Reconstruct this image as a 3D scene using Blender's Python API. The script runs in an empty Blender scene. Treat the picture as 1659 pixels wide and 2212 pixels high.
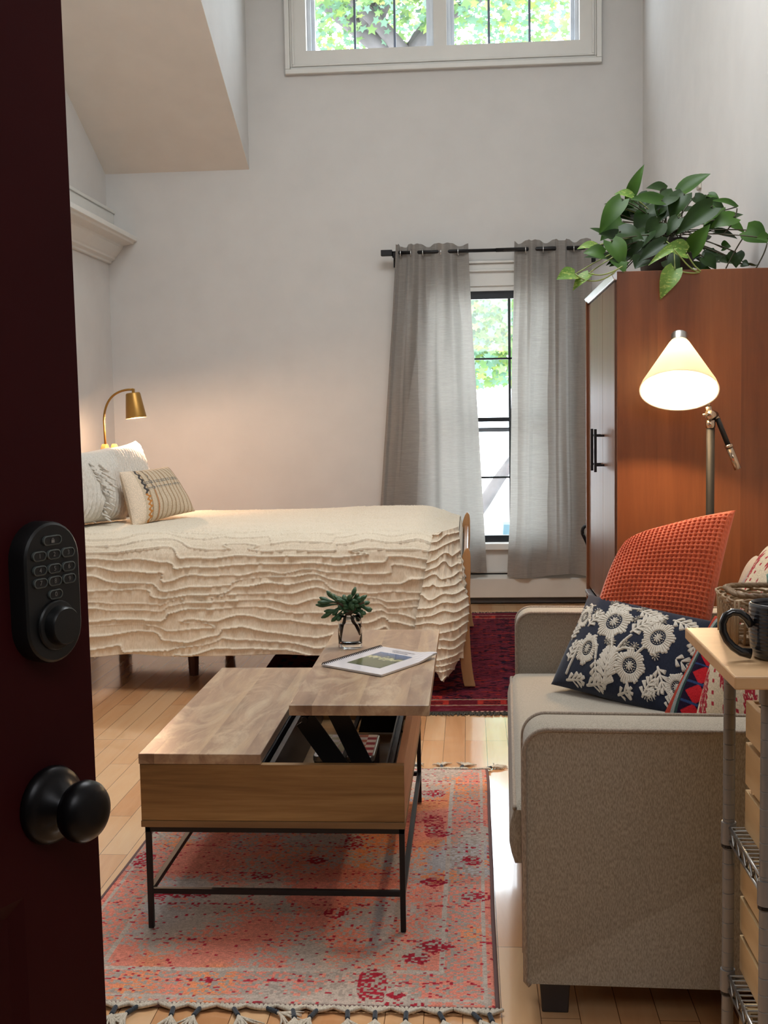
import bpy, bmesh, math, random
import numpy as np
from mathutils import Vector, Matrix, noise as mnoise
random.seed(7)
PI = math.pi
SC = bpy.context.scene
COL = SC.collection

# ------------------------------------------------------------------ camera
FPX, CW, CH = 2500.0, 1659.0, 2212.0
YAW, PIT, ROLL, CAMH = .0739, .0827, -.0175, 1.197
_f = Vector((-math.sin(YAW)*math.cos(PIT), math.cos(YAW)*math.cos(PIT), -math.sin(PIT)))
_r0 = Vector((math.cos(YAW), math.sin(YAW), 0)); _u0 = _r0.cross(_f)
_r = _r0*math.cos(ROLL)+_u0*math.sin(ROLL); _u = -_r0*math.sin(ROLL)+_u0*math.cos(ROLL)
CAM = Vector((0, 0, CAMH))
def ray(px, py): return _f*FPX+_r*(px-CW/2)-_u*(py-CH/2)
def at(px, py, Y):
    d = ray(px, py); return CAM+d*(Y/d.y)
def atz(px, py, Z):
    d = ray(px, py); return CAM+d*((Z-CAMH)/d.z)
cd = bpy.data.cameras.new('camera'); cam = bpy.data.objects.new('camera', cd); COL.objects.link(cam)
cd.sensor_fit = 'HORIZONTAL'; cd.sensor_width = 36; cd.lens = 36*FPX/CW; cd.clip_start = .02; cd.clip_end = 200
cam.matrix_world = Matrix(((_r.x, _u.x, -_f.x, 0), (_r.y, _u.y, -_f.y, 0), (_r.z, _u.z, -_f.z, CAMH), (0, 0, 0, 1)))
SC.camera = cam

# ------------------------------------------------------------------ material helpers
def S(r, g, b):
    f = lambda c: (c/12.92 if c <= .04045 else ((c+.055)/1.055)**2.4)
    return (f(r/255), f(g/255), f(b/255), 1)
class NT:
    def __init__(s, name):
        s.m = bpy.data.materials.new(name); s.m.use_nodes = True
        s.t = s.m.node_tree; s.n = s.t.nodes; s.l = s.t.links
        s.b = s.n['Principled BSDF']; s.out = s.n['Material Output']
    def add(s, typ, ins=None, **kw):
        n = s.n.new(typ)
        for k, v in kw.items(): setattr(n, k, v)
        for k, v in (ins or {}).items(): s.set(n.inputs[k], v)
        return n
    def set(s, sock, v):
        if isinstance(v, bpy.types.NodeSocket): s.l.new(v, sock)
        else: sock.default_value = v
    def bs(s, **kw):
        for k, v in kw.items(): s.set(s.b.inputs[k.replace('_', ' ')], v)
    def coord(s, kind='Object', scale=(1, 1, 1), rot=(0, 0, 0), loc=(0, 0, 0)):
        c = s.add('ShaderNodeTexCoord'); mp = s.add('ShaderNodeMapping', {'Scale': scale, 'Rotation': rot, 'Location': loc})
        s.l.new(c.outputs[kind], mp.inputs['Vector']); return mp.outputs[0]
    def noise(s, vec, scale=5, detail=3, rough=.5, dist=0):
        return s.add('ShaderNodeTexNoise', {'Vector': vec, 'Scale': scale, 'Detail': detail, 'Roughness': rough, 'Distortion': dist})
    def ramp(s, fac, stops, interp='LINEAR'):
        r = s.add('ShaderNodeValToRGB'); r.color_ramp.interpolation = interp
        e = r.color_ramp.elements
        while len(e) < len(stops): e.new(.5)
        for i, (p, c) in enumerate(stops): e[i].position = p; e[i].color = c
        s.l.new(fac, r.inputs[0]); return r.outputs[0]
    def mix(s, fac, a, b, mode='MIX'):
        m = s.add('ShaderNodeMix', data_type='RGBA', blend_type=mode)
        s.set(m.inputs[0], fac); s.set(m.inputs[6], a); s.set(m.inputs[7], b); return m.outputs[2]
    def math(s, op, a, b=0.0):
        m = s.add('ShaderNodeMath', operation=op); s.set(m.inputs[0], a); s.set(m.inputs[1], b); return m.outputs[0]
    def bump(s, h, strength=.3, dist=.01, normal=None):
        b = s.add('ShaderNodeBump', {'Height': h, 'Strength': strength, 'Distance': dist})
        if normal is not None: s.l.new(normal, b.inputs['Normal'])
        s.l.new(b.outputs[0], s.b.inputs['Normal']); return b.outputs[0]
def plain(name, c, rough=.5, metal=0, spec=.5, nz=.04, bump=0, bscale=60, emit=None, estr=0, coat=0):
    t = NT(name); v = t.coord()
    n = t.noise(v, 6, 3)
    dark = tuple(x*(1-nz*2.2) for x in c[:3])+(1,); lite = tuple(min(1, x*(1+nz*2.2)) for x in c[:3])+(1,)
    t.bs(Base_Color=t.ramp(n.outputs[0], [(.3, dark), (.7, lite)]), Roughness=rough, Metallic=metal, Specular_IOR_Level=spec, Coat_Weight=coat)
    if bump: t.bump(t.noise(v, bscale, 3).outputs[0], bump, .004)
    if emit: t.bs(Emission_Color=emit, Emission_Strength=estr)
    return t.m
def wood(name, c1, c2, c3, along='Y', plank=0, rough=.4, streak=60, contrast=1, coat=0, blotch=None):
    t = NT(name)
    st = {'X': (1.2, streak/4, streak/4), 'Y': (streak/4, 1.2, streak/4), 'Z': (streak/4, streak/4, 1.2)}[along]
    v = t.coord('Object', st)
    pl = None
    if plank:
        s_ = t.add('ShaderNodeSeparateXYZ'); t.l.new(t.coord(), s_.inputs[0])
        k = t.math('FLOOR', t.math('DIVIDE', s_.outputs[{'Y': 0, 'X': 2, 'Z': 0}[along]], plank))
        wn = t.add('ShaderNodeTexWhiteNoise', noise_dimensions='1D'); t.l.new(k, wn.inputs['W']); pl = wn
        cmb = t.add('ShaderNodeCombineXYZ'); t.l.new(t.math('MULTIPLY', wn.outputs[0], 37.), cmb.inputs[2])
        vm = t.add('ShaderNodeVectorMath', operation='ADD'); t.l.new(v, vm.inputs[0]); t.l.new(cmb.outputs[0], vm.inputs[1]); v = vm.outputs[0]
    n1 = t.noise(v, .55, 5, .6, 1.2); n2 = t.noise(v, 3.0, 4, .65, .4)
    f = t.math('ADD', t.math('MULTIPLY', n1.outputs[0], .7), t.math('MULTIPLY', n2.outputs[0], .3))
    w = .16/contrast
    col = t.ramp(f, [(.5-w, c1), (.5, c2), (.5+w, c3)])
    if blotch: col = t.mix(t.ramp(t.noise(t.coord('Object', (9, 3.2, 9)), 1.1, 5, .65, 2.2).outputs[0], [(.46, (0, 0, 0, 1)), (.66, (.75, .75, .75, 1))]), col, blotch)
    if pl: col = t.mix(.35, col, t.ramp(pl.outputs[0], [(0, c1), (.5, c2), (1, c3)]))
    t.bs(Base_Color=col, Roughness=rough, Coat_Weight=coat)
    t.bump(n2.outputs[0], .12, .002)
    return t.m
def fabric(name, c, c2=None, scale=700, rough=.95, twill=True, bs=.35, kind='Object', trans=0):
    t = NT(name); c2 = c2 or tuple(x*.78 for x in c[:3])+(1,)
    v = t.coord(kind)
    n = t.noise(t.coord(kind, (1, 1, .25)), scale*.55, 2); n2 = t.noise(v, 3, 2)
    f = t.math('ADD', t.math('MULTIPLY', n.outputs[0], .9), t.math('MULTIPLY', n2.outputs[0], .1))
    t.bs(Base_Color=t.ramp(f, [(.36, c2), (.62, c)]), Roughness=rough, Specular_IOR_Level=.15, Sheen_Weight=.25, Sheen_Roughness=.5)
    w = t.add('ShaderNodeTexWave', {'Vector': t.coord(kind, rot=(.4, .6, .7)), 'Scale': scale*.35, 'Distortion': 1.0}, wave_type='BANDS')
    t.bump(w.outputs[0] if twill else n.outputs[0], bs, .0012)
    return t.m
def attrmat(name, attr='Col', rough=.95, bump=None):
    t = NT(name); a = t.add('ShaderNodeAttribute', attribute_name=attr)
    v = t.coord(); n = t.noise(v, 260, 2)
    col = t.mix(.35, a.outputs[0], t.mix(1.0, a.outputs[0], t.ramp(n.outputs[0], [(.3, (.45, .45, .45, 1)), (.7, (1.5, 1.5, 1.5, 1))]), 'MULTIPLY'))
    t.bs(Base_Color=col, Roughness=rough, Specular_IOR_Level=.04)
    if bump: t.bump(n.outputs[0], bump, .003)
    return t.m

# ------------------------------------------------------------------ mesh helpers
class MB:
    def __init__(s): s.v = []; s.f = []; s.uv = None; s.mi = []
    def addv(s, vs): k = len(s.v); s.v += [tuple(p) for p in vs]; return k
    def face(s, *idx): s.f.append(tuple(idx))
    def box(s, a, b, M=None):
        x0, y0, z0 = a; x1, y1, z1 = b
        vs = [Vector(p) for p in ((x0, y0, z0), (x1, y0, z0), (x1, y1, z0), (x0, y1, z0), (x0, y0, z1), (x1, y0, z1), (x1, y1, z1), (x0, y1, z1))]
        if M: vs = [M@p for p in vs]
        k = s.addv(vs)
        for q in ((0, 3, 2, 1), (4, 5, 6, 7), (0, 1, 5, 4), (1, 2, 6, 5), (2, 3, 7, 6), (3, 0, 4, 7)): s.face(*[k+i for i in q])
        return s
    def tube(s, pts, r, n=10, caps=True, closed=False, flat=1.0):
        pts = [Vector(p) for p in pts]; m = len(pts)
        rs = r if isinstance(r, (list, tuple)) else [r]*m
        up = None; rings = []
        for i, p in enumerate(pts):
            if closed: d = pts[(i+1) % m]-pts[i-1]
            else: d = pts[min(i+1, m-1)]-pts[max(i-1, 0)]
            if d.length < 1e-9: d = Vector((0, 0, 1))
            d.normalize()
            if up is None:
                a = Vector((0, 0, 1)) if abs(d.z) < .9 else Vector((1, 0, 0)); up = (a-d*a.dot(d)).normalized()
            else:
                up = up-d*up.dot(d)
                if up.length < 1e-6: up = d.orthogonal()
                up.normalize()
            sd = d.cross(up)
            rings.append(s.addv([p+(sd*math.cos(2*PI*j/n)+up*flat*math.sin(2*PI*j/n))*rs[i] for j in range(n)]))
        for i in range(m if closed else m-1):
            a, b = rings[i], rings[(i+1) % m]
            for j in range(n): s.face(a+j, a+(j+1) % n, b+(j+1) % n, b+j)
        if caps and not closed:
            s.face(*[rings[0]+j for j in range(n)][::-1]); s.face(*[rings[-1]+j for j in range(n)])
        return s
    def lathe(s, prof, c=(0, 0, 0), n=32, M=None, caps=True):
        c = Vector(c); M = M or Matrix(); rings = []
        for r, z in prof: rings.append(s.addv([c+(M@Vector((r*math.cos(2*PI*j/n), r*math.sin(2*PI*j/n), z))) for j in range(n)]))
        for a, b in zip(rings, rings[1:]):
            for j in range(n): s.face(a+j, a+(j+1) % n, b+(j+1) % n, b+j)
        if caps:
            if prof[0][0] > 1e-5: s.face(*[rings[0]+j for j in range(n)][::-1])
            if prof[-1][0] > 1e-5: s.face(*[rings[-1]+j for j in range(n)])
        return s
    def prism(s, poly, vec):
        n = len(poly); vec = Vector(vec); a = s.addv(poly); b = s.addv([Vector(p)+vec for p in poly])
        s.face(*[a+i for i in range(n)][::-1]); s.face(*[b+i for i in range(n)])
        for i in range(n): s.face(a+i, a+(i+1) % n, b+(i+1) % n, b+i)
        return s
    def grid(s, P, closed_u=False):
        """P: array (nu, nv, 3)"""
        nu, nv = P.shape[:2]; k = s.addv([tuple(map(float, p)) for p in P.reshape(-1, 3)])
        for i in range(nu if closed_u else nu-1):
            i2 = (i+1) % nu
            for j in range(nv-1): s.f.append((k+i*nv+j, k+i2*nv+j, k+i2*nv+j+1, k+i*nv+j+1))
        return s
def worldloc(o):
    v = Vector(o.location)
    while o.parent: o = o.parent; v += Vector(o.location)
    return v
def obj(name, mb, mat, parent=None, smooth=False, bevel=0, origin=None, kind=None, fix=True, autosmooth=None):
    me = bpy.data.meshes.new(name)
    V = [Vector(p) for p in mb.v]
    lo = Vector([min(p[i] for p in V) for i in range(3)]); hi = Vector([max(p[i] for p in V) for i in range(3)])
    o0 = Vector(origin) if origin is not None else (Vector(((lo.x+hi.x)/2, (lo.y+hi.y)/2, lo.z)) if parent is None else (lo+hi)/2)
    me.from_pydata([tuple(p-o0) for p in V], [], mb.f)
    if fix:
        bm = bmesh.new(); bm.from_mesh(me); bmesh.ops.recalc_face_normals(bm, faces=bm.faces); bm.to_mesh(me); bm.free()
    for m in (mat if isinstance(mat, (list, tuple)) else [mat]): me.materials.append(m)
    if mb.mi: me.polygons.foreach_set('material_index', mb.mi)
    if smooth: me.polygons.foreach_set('use_smooth', [True]*len(me.polygons))
    o = bpy.data.objects.new(name, me); COL.objects.link(o)
    if parent is not None: o.parent = parent; o.location = o0-worldloc(parent)
    else: o.location = o0
    if bevel:
        b = o.modifiers.new('bevel', 'BEVEL'); b.width = bevel; b.segments = 2; b.limit_method = 'ANGLE'; b.angle_limit = .6
        if smooth: b.harden_normals = False
    if autosmooth:
        me.polygons.foreach_set('use_smooth', [True]*len(me.polygons))
        es = o.modifiers.new('edges', 'EDGE_SPLIT'); es.split_angle = autosmooth
    if kind: o['kind'] = kind
    return o
def tag(o, label, cat, group=None):
    o['label'] = label; o['category'] = cat
    if group: o['group'] = group
    return o
def thing(name, label, cat, loc, group=None):
    o = bpy.data.objects.new(name, None); COL.objects.link(o); o.location = loc; o.empty_display_size = .1
    return tag(o, label, cat, group)
def struct(name, mb, mat, parent=None, **kw):
    o = obj(name, mb, mat, parent, **kw)
    if parent is None: o['kind'] = 'structure'
    return o
def B(a, b, M=None): return MB().box(a, b, M)
def setcol(o, cols, attr='Col'):
    a = o.data.color_attributes.new(attr, 'FLOAT_COLOR', 'POINT'); a.data.foreach_set('color', np.asarray(cols, dtype=np.float32).ravel())
def sm(x, a, b):
    t = np.clip((x-a)/(b-a), 0, 1); return t*t*(3-2*t)
def vnoise(x, y, seed=0):
    """smooth value noise, numpy"""
    x = np.asarray(x, float); y = np.asarray(y, float)
    xi = np.floor(x).astype(np.int64); yi = np.floor(y).astype(np.int64); fx = x-xi; fy = y-yi
    fx = fx*fx*(3-2*fx); fy = fy*fy*(3-2*fy)
    def h(a, b):
        n = (a*374761393+b*668265263+seed*1442695041) & 0xffffffff
        n = ((n ^ (n >> 13))*1274126177) & 0xffffffff
        return ((n ^ (n >> 16)) & 0xffff)/65535.
    return (h(xi, yi)*(1-fx)+h(xi+1, yi)*fx)*(1-fy)+(h(xi, yi+1)*(1-fx)+h(xi+1, yi+1)*fx)*fy
def bez(p0, p1, p2, p3, n=12):
    p0, p1, p2, p3 = map(Vector, (p0, p1, p2, p3))
    return [p0*(1-t)**3+p1*3*t*(1-t)**2+p2*3*t*t*(1-t)+p3*t**3 for t in [i/(n-1) for i in range(n)]]

# ------------------------------------------------------------------ materials
M_wall = plain('wall_paint', S(212, 209, 205), .85, nz=.012, bump=.05, bscale=220)
M_trim = plain('white_trim_paint', S(222, 220, 214), .4, nz=.01)
M_ceil = plain('ceiling_paint', S(236, 228, 218), .9, nz=.012)
M_black = plain('black_metal', S(24, 23, 25), .42, .3, nz=.05)
M_bronze = plain('oil_rubbed_metal', S(26, 25, 27), .33, .7, nz=.08)
M_chrome = plain('brushed_chrome', S(175, 172, 168), .28, .95, nz=.05)
M_silver = plain('silver_ring', S(200, 200, 200), .2, 1, nz=.02)
M_beech = wood('beech_wood', S(176, 128, 82), S(196, 146, 98), S(208, 160, 112), 'Z', rough=.4, contrast=.6)
M_beechx = wood('beech_wood_flat', S(176, 128, 82), S(196, 146, 98), S(208, 160, 112), 'Y', rough=.4, contrast=.6)
M_top = wood('mango_wood_top', S(118, 90, 70), S(162, 132, 108), S(206, 176, 138), 'Y', plank=.105, rough=.30, streak=36, contrast=1.25, blotch=S(214, 192, 160))
M_front = wood('mango_wood_front', S(98, 68, 34), S(140, 104, 60), S(170, 134, 84), 'X', rough=.5, streak=110, contrast=.85)
M_side = wood('mango_wood_side', S(140, 92, 60), S(178, 126, 92), S(196, 148, 114), 'Y', rough=.45, streak=60, contrast=.7)
M_cab = wood('teak_veneer', S(96, 50, 26), S(132, 76, 42), S(156, 96, 56), 'Z', plank=.14, rough=.4, streak=70, contrast=.6)
M_cabdoor = wood('teak_door', S(88, 54, 38), S(118, 78, 56), S(140, 98, 72), 'Z', plank=0, rough=.36, streak=70, contrast=.6)
M_pine = wood('pine_wood', S(196, 160, 110), S(218, 186, 138), S(232, 204, 160), 'Y', rough=.5, streak=40, contrast=.8)
M_pinetop = wood('pine_top', S(192, 150, 104), S(212, 170, 124), S(224, 186, 142), 'X', rough=.45, streak=30, contrast=.6)
M_dark = plain('dark_wood', S(38, 26, 22), .4)
M_sofa = fabric('sofa_linen', S(180, 170, 155), S(146, 137, 122), 1000)
M_pipe = fabric('sofa_piping', S(172, 156, 140), S(136, 122, 108), 800)
M_bed = fabric('ivory_cotton', S(240, 226, 204), S(226, 210, 184), 420, bs=.15)
M_sham = fabric('white_cotton', S(222, 216, 206), S(204, 197, 184), 420, bs=.15)
M_orange = fabric('rust_cotton', S(232, 114, 74), S(206, 92, 56), 500, bs=.3)
M_navy = fabric('navy_cotton', S(32, 38, 56), S(24, 28, 44), 600, bs=.2)
M_thread = fabric('cream_thread', S(226, 216, 202), S(198, 188, 172), 900, bs=.2)
M_brass = plain('brushed_brass', S(166, 124, 62), .38, .75, nz=.06)

def glass_mat(name, tint=(1, 1, 1, 1), refl=.06):
    t = NT(name); tr = t.add('ShaderNodeBsdfTransparent', {'Color': tint}); gl = t.add('ShaderNodeBsdfGlossy', {'Roughness': .02})
    mx = t.add('ShaderNodeMixShader', {'Fac': refl}); t.l.new(tr.outputs[0], mx.inputs[1]); t.l.new(gl.outputs[0], mx.inputs[2])
    t.l.new(mx.outputs[0], t.out.inputs[0]); return t.m
M_glass = glass_mat('window_glass')
def curtain_mat():
    t = NT('slub_linen_curtain')
    n = t.noise(t.coord('Object', (9, 9, 330)), 1.6, 3); n2 = t.noise(t.coord('Object', (40, 40, 800)), 1.2, 2)
    f = t.math('ADD', t.math('MULTIPLY', n.outputs[0], .6), t.math('MULTIPLY', n2.outputs[0], .4))
    col = t.ramp(f, [(.34, S(130, 124, 119)), (.5, S(150, 144, 138)), (.68, S(170, 164, 157))])
    t.bs(Base_Color=col, Roughness=.62, Specular_IOR_Level=.35, Sheen_Weight=.3); t.bump(f, .35, .002)
    tl = t.add('ShaderNodeBsdfTranslucent', {'Color': S(170, 165, 158)})
    mx = t.add('ShaderNodeMixShader', {'Fac': .34}); t.l.new(t.b.outputs[0], mx.inputs[1]); t.l.new(tl.outputs[0], mx.inputs[2])
    t.l.new(mx.outputs[0], t.out.inputs[0]); return t.m
M_curt = curtain_mat()
def floor_mat():
    t = NT('maple_floor')
    c = t.add('ShaderNodeTexCoord'); sp = t.add('ShaderNodeSeparateXYZ'); t.l.new(c.outputs['Object'], sp.inputs[0])
    cb = t.add('ShaderNodeCombineXYZ'); t.l.new(sp.outputs[1], cb.inputs[0]); t.l.new(t.math('ADD', sp.outputs[0], SEAM), cb.inputs[1])
    br = t.add('ShaderNodeTexBrick', {'Vector': cb.outputs[0], 'Color1': (0, 0, 0, 1), 'Color2': (1, 1, 1, 1), 'Mortar': (.5, .5, .5, 1), 'Scale': 1.0,
               'Mortar Size': .0010, 'Mortar Smooth': .3, 'Bias': 0.0, 'Brick Width': .83, 'Row Height': .0775}, offset=.37, offset_frequency=3)
    n = t.noise(t.coord('Object', (14, 1.4, 1)), 2.0, 5, .6, .8); n3 = t.noise(t.coord('Object', (1, 1, 1)), 2.2, 2)
    g = t.math('ADD', t.math('MULTIPLY', br.outputs[0], .55), t.math('MULTIPLY', n.outputs[0], .45))
    col = t.ramp(g, [(.12, S(212, 148, 98)), (.45, S(234, 176, 124)), (.85, S(244, 200, 152))])
    col = t.mix(br.outputs[1], col, S(120, 80, 50))
    t.bs(Base_Color=col, Roughness=t.math('ADD', t.math('MULTIPLY', n3.outputs[0], .08), .13), Specular_IOR_Level=.6, Coat_Weight=1.0, Coat_Roughness=.07, Coat_IOR=1.6)
    t.bump(br.outputs[1], .25, -.0015); return t.m
SEAM = -(atz(1036, 1600, 0).x % .0775)
M_floor = floor_mat()

# ------------------------------------------------------------------ room shell
XL, XR, YB, YF = -2.27, 1.08, 7.32, -.6
ZE, SL, YR = 2.75, .484, 3.0            # eave height, roof slope, ridge
zr = lambda y: ZE+SL*(YB-y) if y >= YR else ZE+SL*(YB-YR)-.35*(YR-y)
DX = -1.35; ZD = 4.3; YDm = YB-(ZD-ZE)/SL
struct('floor', B((XL-.2, YF-.2, -.12), (XR+.2, YB+.2, 0)), M_floor)
# back wall with two openings
W1 = (-.973, .70, 3.452, 4.12); W2 = (-.235, .515, .388, 1.962)
def wall_with_holes(x0, x1, z0, z1, holes, y0, y1):
    m = MB(); xs = sorted({x0, x1, *[h[0] for h in holes], *[h[1] for h in holes]}); zs = sorted({z0, z1, *[h[2] for h in holes], *[h[3] for h in holes]})
    idx = {}
    def vid(i, j, y):
        if (i, j, y) not in idx: idx[(i, j, y)] = m.addv([(xs[i], y, zs[j])])
        return idx[(i, j, y)]
    solid = lambda i, j: 0 <= i < len(xs)-1 and 0 <= j < len(zs)-1 and not any(h[0] <= (xs[i]+xs[i+1])/2 <= h[1] and h[2] <= (zs[j]+zs[j+1])/2 <= h[3] for h in holes)
    for i in range(len(xs)-1):
        for j in range(len(zs)-1):
            if not solid(i, j): continue
            for y in (y0, y1): m.face(vid(i, j, y), vid(i+1, j, y), vid(i+1, j+1, y), vid(i, j+1, y))
            for di, dj, a, b in ((-1, 0, (i, j), (i, j+1)), (1, 0, (i+1, j), (i+1, j+1)), (0, -1, (i, j), (i+1, j)), (0, 1, (i, j+1), (i+1, j+1))):
                if not solid(i+di, j+dj): m.face(vid(*a, y0), vid(*b, y0), vid(*b, y1), vid(*a, y1))
    return m
struct('wall_back', wall_with_holes(XL-.15, XR+.15, 0, 4.5, [W1, W2], YB, YB+.16), M_wall)
def side_wall(x, th):
    p = [(x, YF-.15, 0), (x, YB+.16, 0), (x, YB+.16, zr(YB)+.0), (x, YR, zr(YR)), (x, YF-.15, zr(YF-.15))]
    return p
m = MB().prism([(XL, YF-.15, 0), (XL, YB, 0), (XL, YB, ZE+.15), (XL, YR, zr(YR)+.15), (XL, YF-.15, zr(YF)+.1)], (-.15, 0, 0)); struct('wall_left', m, M_wall)
m = MB().prism([(XR, YF-.15, 0), (XR, YB, 0), (XR, YB, 4.6), (XR, YR, 5.0), (XR, YF-.15, 5.0)], (.15, 0, 0)); struct('wall_right', m, M_wall)
M_wfront = plain('bounce_cut_dark', S(92, 84, 78), .9)  # unseen entry walls made dark to soak up bounce light
struct('wall_front', B((XL-.15, YF-.15, 0), (XR+.15, YF, 5.0)), M_wfront)
# sloping ceiling: left strip, main part beyond the dormer, dormer cheek and dormer ceiling
m = MB(); t_ = .14
def roof(x0, x1, ya, yb):
    m.prism([(x0, ya, zr(ya)), (x0, yb, zr(yb)), (x0, yb, zr(yb)+t_), (x0, ya, zr(ya)+t_)], (x1-x0, 0, 0))
roof(XL-.15, DX-.0005, YR, YB+.16); roof(DX, XR+.15, YR, YDm); roof(XL-.15, XR+.15, YF-.15, YR)
m.box((DX-.12, YDm-.1, ZD), (XR+.15, YB+.16, ZD+.14))
struct('ceiling', m, M_ceil)
m = MB().prism([(DX, YB, ZE+.004), (DX, YB, ZD+.12), (DX, YDm-.1, ZD+.12), (DX, YDm-.1, zr(YDm-.1)+.004)], (-.1, 0, 0)); struct('wall_dormer', m, M_wall)
# entry passage wall that carries the open door
m = MB(); m.box((-.86, YF, 0), (-.76, .27, 3.2)); m.box((XL, .17, 0), (-.75, .27, 3.6)); struct('wall_entry', m, M_wfront)

# upper window ----------------------------------------------------------------
def winroot(name, mb, mat): return struct(name, mb, mat)
x0, x1, z0, z1 = W1
m = MB()   # jamb liner and flat casing
cw = .075
m.box((x0-cw, YB-.014, z0-.085), (x1+cw, YB, z0)); m.box((x0-cw, YB-.014, z1), (x1+cw, YB, z1+.08))
m.box((x0-cw, YB-.014, z0), (x0, YB, z1)); m.box((x1, YB-.014, z0), (x1+cw, YB, z1))
m.box((-.186, YB-.014, z0), (-.106, YB+.06, z1))
w1 = winroot('window_1', m, M_trim)
m = MB()   # raised back-band moulding
def band(m, xa, xb, za, zb, w, prof):
    for a, b in prof:      # (offset outward, depth)
        pass
for k, (o_, d_, w_) in enumerate([(cw, .030, .012), (cw+.012, .022, .014), (cw+.026, .036, .030)]):
    for (a, b) in (((x0-o_-w_, YB-d_, z0-.01-o_-w_), (x1+o_+w_, YB, z0-.01-o_)), ((x0-o_-w_, YB-d_, z1+o_), (x1+o_+w_, YB, z1+o_+w_)),
                   ((x0-o_-w_, YB-d_, z0-.01-o_), (x0-o_, YB, z1+o_)), ((x1+o_, YB-d_, z0-.01-o_), (x1+o_+w_, YB, z1+o_))): m.box(a, b)
obj('window_casing', m, M_trim, w1, bevel=.004)
m = MB()
for a, b in ((x0, -.186), (-.106, x1)):
    for q in (0, 1):
        o_ = .012+.022*q; d_ = YB+.05+.03*q
        m.box((a, d_, z0), (a+o_+.012, d_+.03, z1)); m.box((b-o_-.012, d_, z0), (b, d_+.03, z1)); m.box((a, d_, z0-.0), (b, d_+.03, z0+.004)); m.box((a, d_, z1-.03), (b, d_+.03, z1))
obj('window_sash', m, plain('sash_white', S(205, 210, 216), .4), w1)
M_munt = plain('muntin_slate', S(92, 100, 116), .4)
for xm in (-.679, -.43, .154, .404):
    obj('muntin', B((xm-.007, YB+.095, z0), (xm+.007, YB+.11, z1)), M_munt, w1)
for a, b in ((x0, -.186), (-.106, x1)): obj('window_pane', B((a, YB+.100, z0), (b, YB+.104, z1)), M_glass, w1)
# lower window -------------------------------------------------------------
x0, x1, z0, z1 = W2
m = MB(); m.box((x0-.09, YB-.02, z1+.03), (x1+.09, YB, z1+.115)); m.box((x0-.09, YB-.02, z0), (x0, YB, z1+.03)); m.box((x1, YB-.02, z0), (x1+.09, YB, z1+.03))
m.box((x0, YB-.006, z1), (x1, YB, z1+.03))
w2 = winroot('window_2', m, M_trim)
m = MB(); m.box((x0-.11, YB-.04, z1+.115), (x1+.11, YB, z1+.128)); m.box((x0-.10, YB-.028, z1+.128), (x1+.10, YB, z1+.165)); m.box((x0-.12, YB-.045, z1+.165), (x1+.12, YB, z1+.18))
obj('window_head_moulding', m, M_trim, w2, bevel=.004)
obj('window_sill', B((x0-.12, YB-.05, z0-.045), (x1+.12, YB+.16, z0-.001)), M_trim, w2, bevel=.006)
obj('window_apron', B((x0-.09, YB-.018, z0-.19), (x1+.09, YB, z0-.045)), M_trim, w2, bevel=.003)
m = MB()
for a, b in (((x0, YB+.02, z1-.048), (x1, YB+.06, z1)), ((x0, YB+.02, z0), (x1, YB+.06, z0+.042)), ((x0, YB+.02, z0), (x0+.035, YB+.06, z1)), ((x1-.035, YB+.02, z0), (x1, YB+.06, z1))): m.box(a, b)
m.box((x0, YB+.015, 1.15), (x1, YB+.05, 1.176))
obj('window_sash', m, plain('sash_black', S(28, 32, 38), .35), w2)
m = MB()
for xm in (.012, .262): m.box((xm-.008, YB+.035, z0), (xm+.008, YB+.05, z1))
for zm in (1.544, .798): m.box((x0, YB+.035, zm-.006), (x1, YB+.05, zm+.006))
obj('window_grille', m, plain('grille_black', S(40, 44, 48), .35), w2)
obj('storm_window_rail', B((x0, YB+.10, 1.085), (x1, YB+.12, 1.112)), plain('storm_grey', S(150, 156, 162), .4), w2)
obj('window_pane', B((x0, YB+.040, z0), (x1, YB+.043, z1)), M_glass, w2)
# crown ledge on left wall ----------------------------------------------------
YLg0, YLg1 = 2.2, YB
m = MB()
prof = [(0, 2.355), (.19, 2.355), (.19, 2.325), (.17, 2.322), (.165, 2.31), (.10, 2.300), (.095, 2.285), (.055, 2.235), (.045, 2.225), (.045, 2.215), (.02, 2.205), (.02, 2.192), (0, 2.19)]
m.prism([(XL+a, YLg1-.001, z) for a, z in prof], (0, YLg0-YLg1, 0))
struct('trim_1', m, M_trim, bevel=.003)
m = MB(); m.box((XL, YLg0, 2.355), (XL+.045, YLg1-.001, 2.50)); m.box((XL, YLg0, 2.50), (XL+.055, YLg1-.001, 2.52))
struct('trim_2', m, M_trim, bevel=.003)
for nm, a, b in (('baseboard_left', (XL, .27, 0), (XL+.015, YB, .11)), ('baseboard_right', (XR-.015, YF, 0), (XR, YB, .11))): struct(nm, B(a, b), M_trim, bevel=.003)
struct('baseboard_back', MB().box((XL+.015, YB-.015, 0), (-.78, YB, .11)), M_trim, bevel=.003)
# wall plate on the right wall
o = obj('wall_hook', MB().box((XR-.012, 5.51, 2.215), (XR, 5.575, 2.285)).box((XR-.03, 5.53, 2.235), (XR-.012, 5.555, 2.26)), plain('plate_cream', S(200, 192, 178), .4), bevel=.004)
tag(o, 'small cream wall plate on the right wall just above the trailing plant', 'wall plate')
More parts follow.
